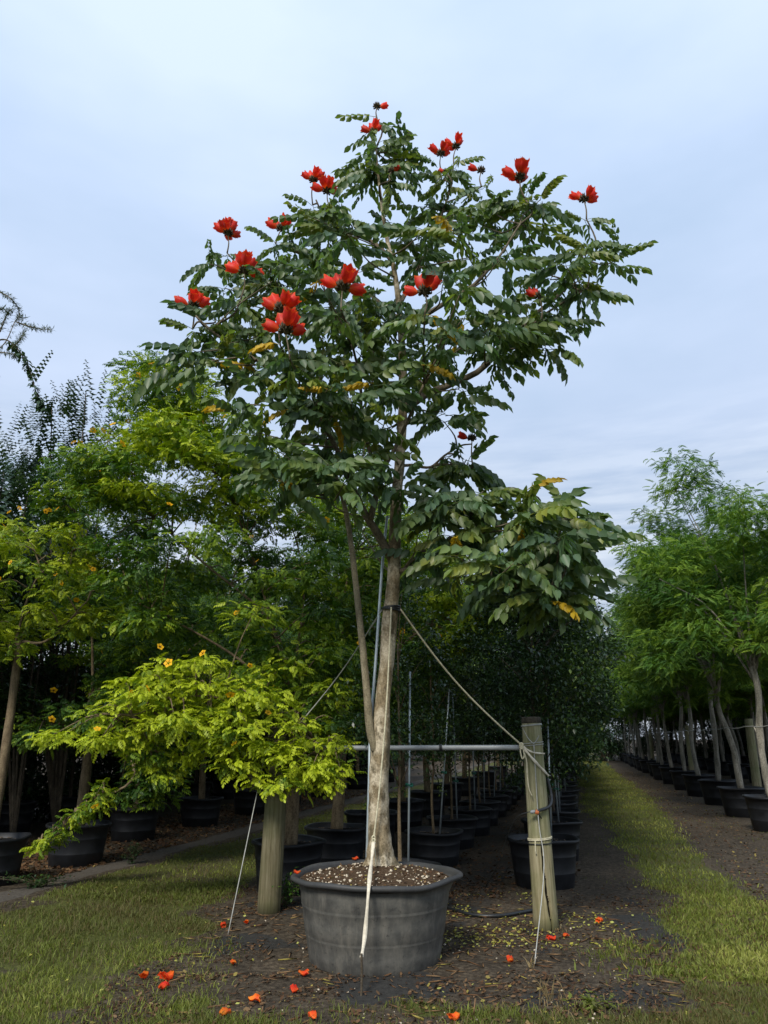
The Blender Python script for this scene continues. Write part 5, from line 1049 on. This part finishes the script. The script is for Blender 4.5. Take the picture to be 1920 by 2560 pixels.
n = 900; Y = 4.85 + 3.4 * lg.random(n); X = -1.6 + 3.8 * lg.random(n); ground_litter('twigs', 'thin dry twigs lying on the soil', X, Y, .05 + .12 * lg.random(n) ** 2, np.clip(lg.normal(.6, .15, n), .2, .85), .01, STICK, 'litter', 1.5, .06)
# fallen flowers
def fallen_mesh(seed):
    r = np.random.default_rng(seed); V = np.array([v.co[:] for v in FLM[seed % 4].vertices]); V = V * (1.0, 1.0, .55); V[:, 2] += .012 * np.sin(V[:, 0] * 60 + seed) + .006 * r.normal(size=len(V)); V[:, 1] += .01 * np.sin(V[:, 0] * 40); V[:, 2] -= V[:, 2].min()
    F = np.array([[i_ * 20 + j, i_ * 20 + (j + 1) % 20, (i_ + 1) * 20 + (j + 1) % 20, (i_ + 1) * 20 + j] for i_ in range(5) for j in range(20)]); T = np.repeat([.0, .03, .10, .2, .35, .1], 20) + .16 * (seed % 3) + r.uniform(-.1, .15, 120)
    return MB().add(V, F, np.clip(T, 0, 1)).mesh('corolla', M['petal'])
FALL = [fallen_mesh(k) for k in range(5)]
where = {(363, 2443): 'red fallen flower on worn grass, beside a larger fiery one', (432, 2447): 'largest fiery red and orange fallen flower on worn grass', (400, 2482): 'faded orange fallen flower in the short grass', (620, 2512): 'orange fallen flower on grass left of the big pot', (553, 2318): 'dark red fallen flower by the left cord peg', (616, 2313): 'small dull red fallen flower near the left post', (745, 2439): 'bright red fallen flower beside the big pot base', (745, 2484): 'orange red fallen flower with yellow edge before the big pot', (552, 2552): 'orange and yellow fallen flower at the grass edge', (790, 2556): 'red orange fallen flower on grass before the big pot', (1150, 2552): 'deep orange fallen flower on bare soil', (1283, 2412): 'pale orange fallen flower right of the big pot', (1390, 2350): 'bright red fallen flower near the cracked post foot', (1504, 2309): 'orange red fallen flower on soil right of the cracked post', (1410, 2345): 'small brownish fallen flower beside the red one by the post', (590, 2412): 'withered rusty fallen flower among yellow leaves'}
for k, ((px, py), lab) in enumerate(where.items()):
    p = gp(px, py) + (0, 0, .006); sc = .82 if 'largest' in lab else (.42 if 'small' in lab or 'withered' in lab else .58)
    o = thing('fallen_flower', p, lab, 'flower', 'fallen flowers', U(0, 6.3), sc); link('corolla', FALL[k % 5], o)
    cv, cf = lathe([(.003, -.012), (.008, -.004), (.007, .006)], 8, None, True, True); MB().add(np.stack([cv[:, 2], cv[:, 0], cv[:, 1] + .018], 1), cf).build('calyx', M['bud'], o)
for px, py, lab in ((880, 2152, 'red fallen flower on the soil in the big pot by the trunk'), (752, 2185, 'rusty fallen petal at the left edge of the big pot soil')):
    p = gnd(px, py, PZ + .60); o = thing('fallen_flower', p, lab, 'flower', 'fallen flowers', U(0, 6), .42); link('corolla', FALL[1], o)
# leafy weeds
def weed(px, py, n, h, label, mat, sc=1.0, wide=.12, tint=.45):
    p = gp(px, py); o = thing('weed', p, label, 'plant'); sb = MB(); P = []; D = []
    for k in range(n):
        e = np.array((lg.normal(0, wide), lg.normal(0, wide), h * lg.uniform(.4, 1))); Q = smooth_path([(0, 0, 0), e * (.4, .4, .6), e], 6); sb.add(*tube(Q, np.linspace(.004, .0015, 6), 4))
        for m_ in range(16): P.append(Q[int(lg.integers(1, 6))] + lg.normal(0, .02, 3)); D.append(lg.normal(size=3) * (1, 1, .4) + (0, 0, .1))
    sb.build('stems', M['twig'], o); tag(MB().inst(SIMPLE[0], np.array(P), frames(np.array(D)), sc * lg.uniform(.7, 1.2, len(P)), np.clip(lg.normal(tint, .15, len(P)), 0, 1)).build('foliage', M[mat], o), kind='stuff')
weed(715, 2272, 22, .34, 'dark leafy weed growing against the left wooden post', 'bul_leaf', .8, .10, .22)
weed(95, 2220, 22, .16, 'low dark weed at the edge of the soil path', 'dark_leaf', .9, .22, .5)
weed(1480, 2520, 10, .07, 'low green weed on the worn ground right of the big pot', 'grass', .9, .08, .5)
weed(330, 2160, 12, .28, 'dim leafy weed between two pots beside the soil path', 'dark_leaf', .9, .10, .4)
def tuft(px, py, n, h, label, spread=.06):
    p = gp(px, py); o = thing('dry_grass_tuft', p, label, 'grass'); V = []; F = []
    for k in range(n):
        b = np.array((lg.normal(0, spread), lg.normal(0, spread * .6), -.01)); e = b + np.array((lg.normal(0, h * .35), lg.normal(0, h * .35), h * lg.uniform(.4, 1))); m_ = (b + e) / 2 + (0, 0, .02); w_ = np.array((.0022, .0008, 0)); j = len(V); V += [b - w_, b + w_, m_ + w_, m_ - w_, e]; F += [[j, j + 1, j + 2, j + 3], [j + 3, j + 2, j + 4]]
    MB().add(np.array(V), F, np.clip(lg.normal(.1, .1, len(V)), 0, .3)).build('blades', M['dry_grass'], o)['kind'] = 'stuff'
M['dry_grass'] = leaf_mat('dry_grass', [(0.0, (0.26, 0.19, 0.09)), (1.0, (0.38, 0.30, 0.14))], .3, .7, .2)
tuft(1385, 2500, 16, .20, 'tall dry straw grass tuft standing on the soil'); tuft(1430, 2530, 60, .07, 'spread of dry grass beside the straw tuft', .16); tuft(1240, 2530, 20, .08, 'small dry grass tuft on bare soil', .05); tuft(1330, 2420, 8, .10, 'wisp of grass at the foot of the pale cord', .02)
tuft(1392, 2330, 14, .05, 'short grass fringe at the cracked post foot', .07)

# debris on the bare strip beside the feathery row and specks of grass in it
X, Y = band_pts(5000, 8.5, 40, 1.7, 3.0, 1.9); ground_litter('leaf_litter', 'dark crumbs and straw on the bare strip by the feathery row', X, Y, .01 + .045 * lg.random(len(X)) ** 2, np.clip(lg.normal(.45, .25, len(X)), .02, .82))
g4 = MB(); n = 16000; X, Y = lane_pts(n, 6.5, 30, -.1, 3.2, 1.6, lg); q = fbm(X, Y, .5, 99) > .60; X, Y = X[q], Y[q]; zz_ = np.zeros(len(X))
_z = zones
def zones(s, t): return np.full(np.shape(s), .8), None, None
g4.add(*blades(len(X), X, Y, .012, .045, .007, lg)); zones = _z
tag(g4.build('grass', M['grass']), 'sparse weeds and grass specks on the bare soil strips', 'grass', None, 'stuff')
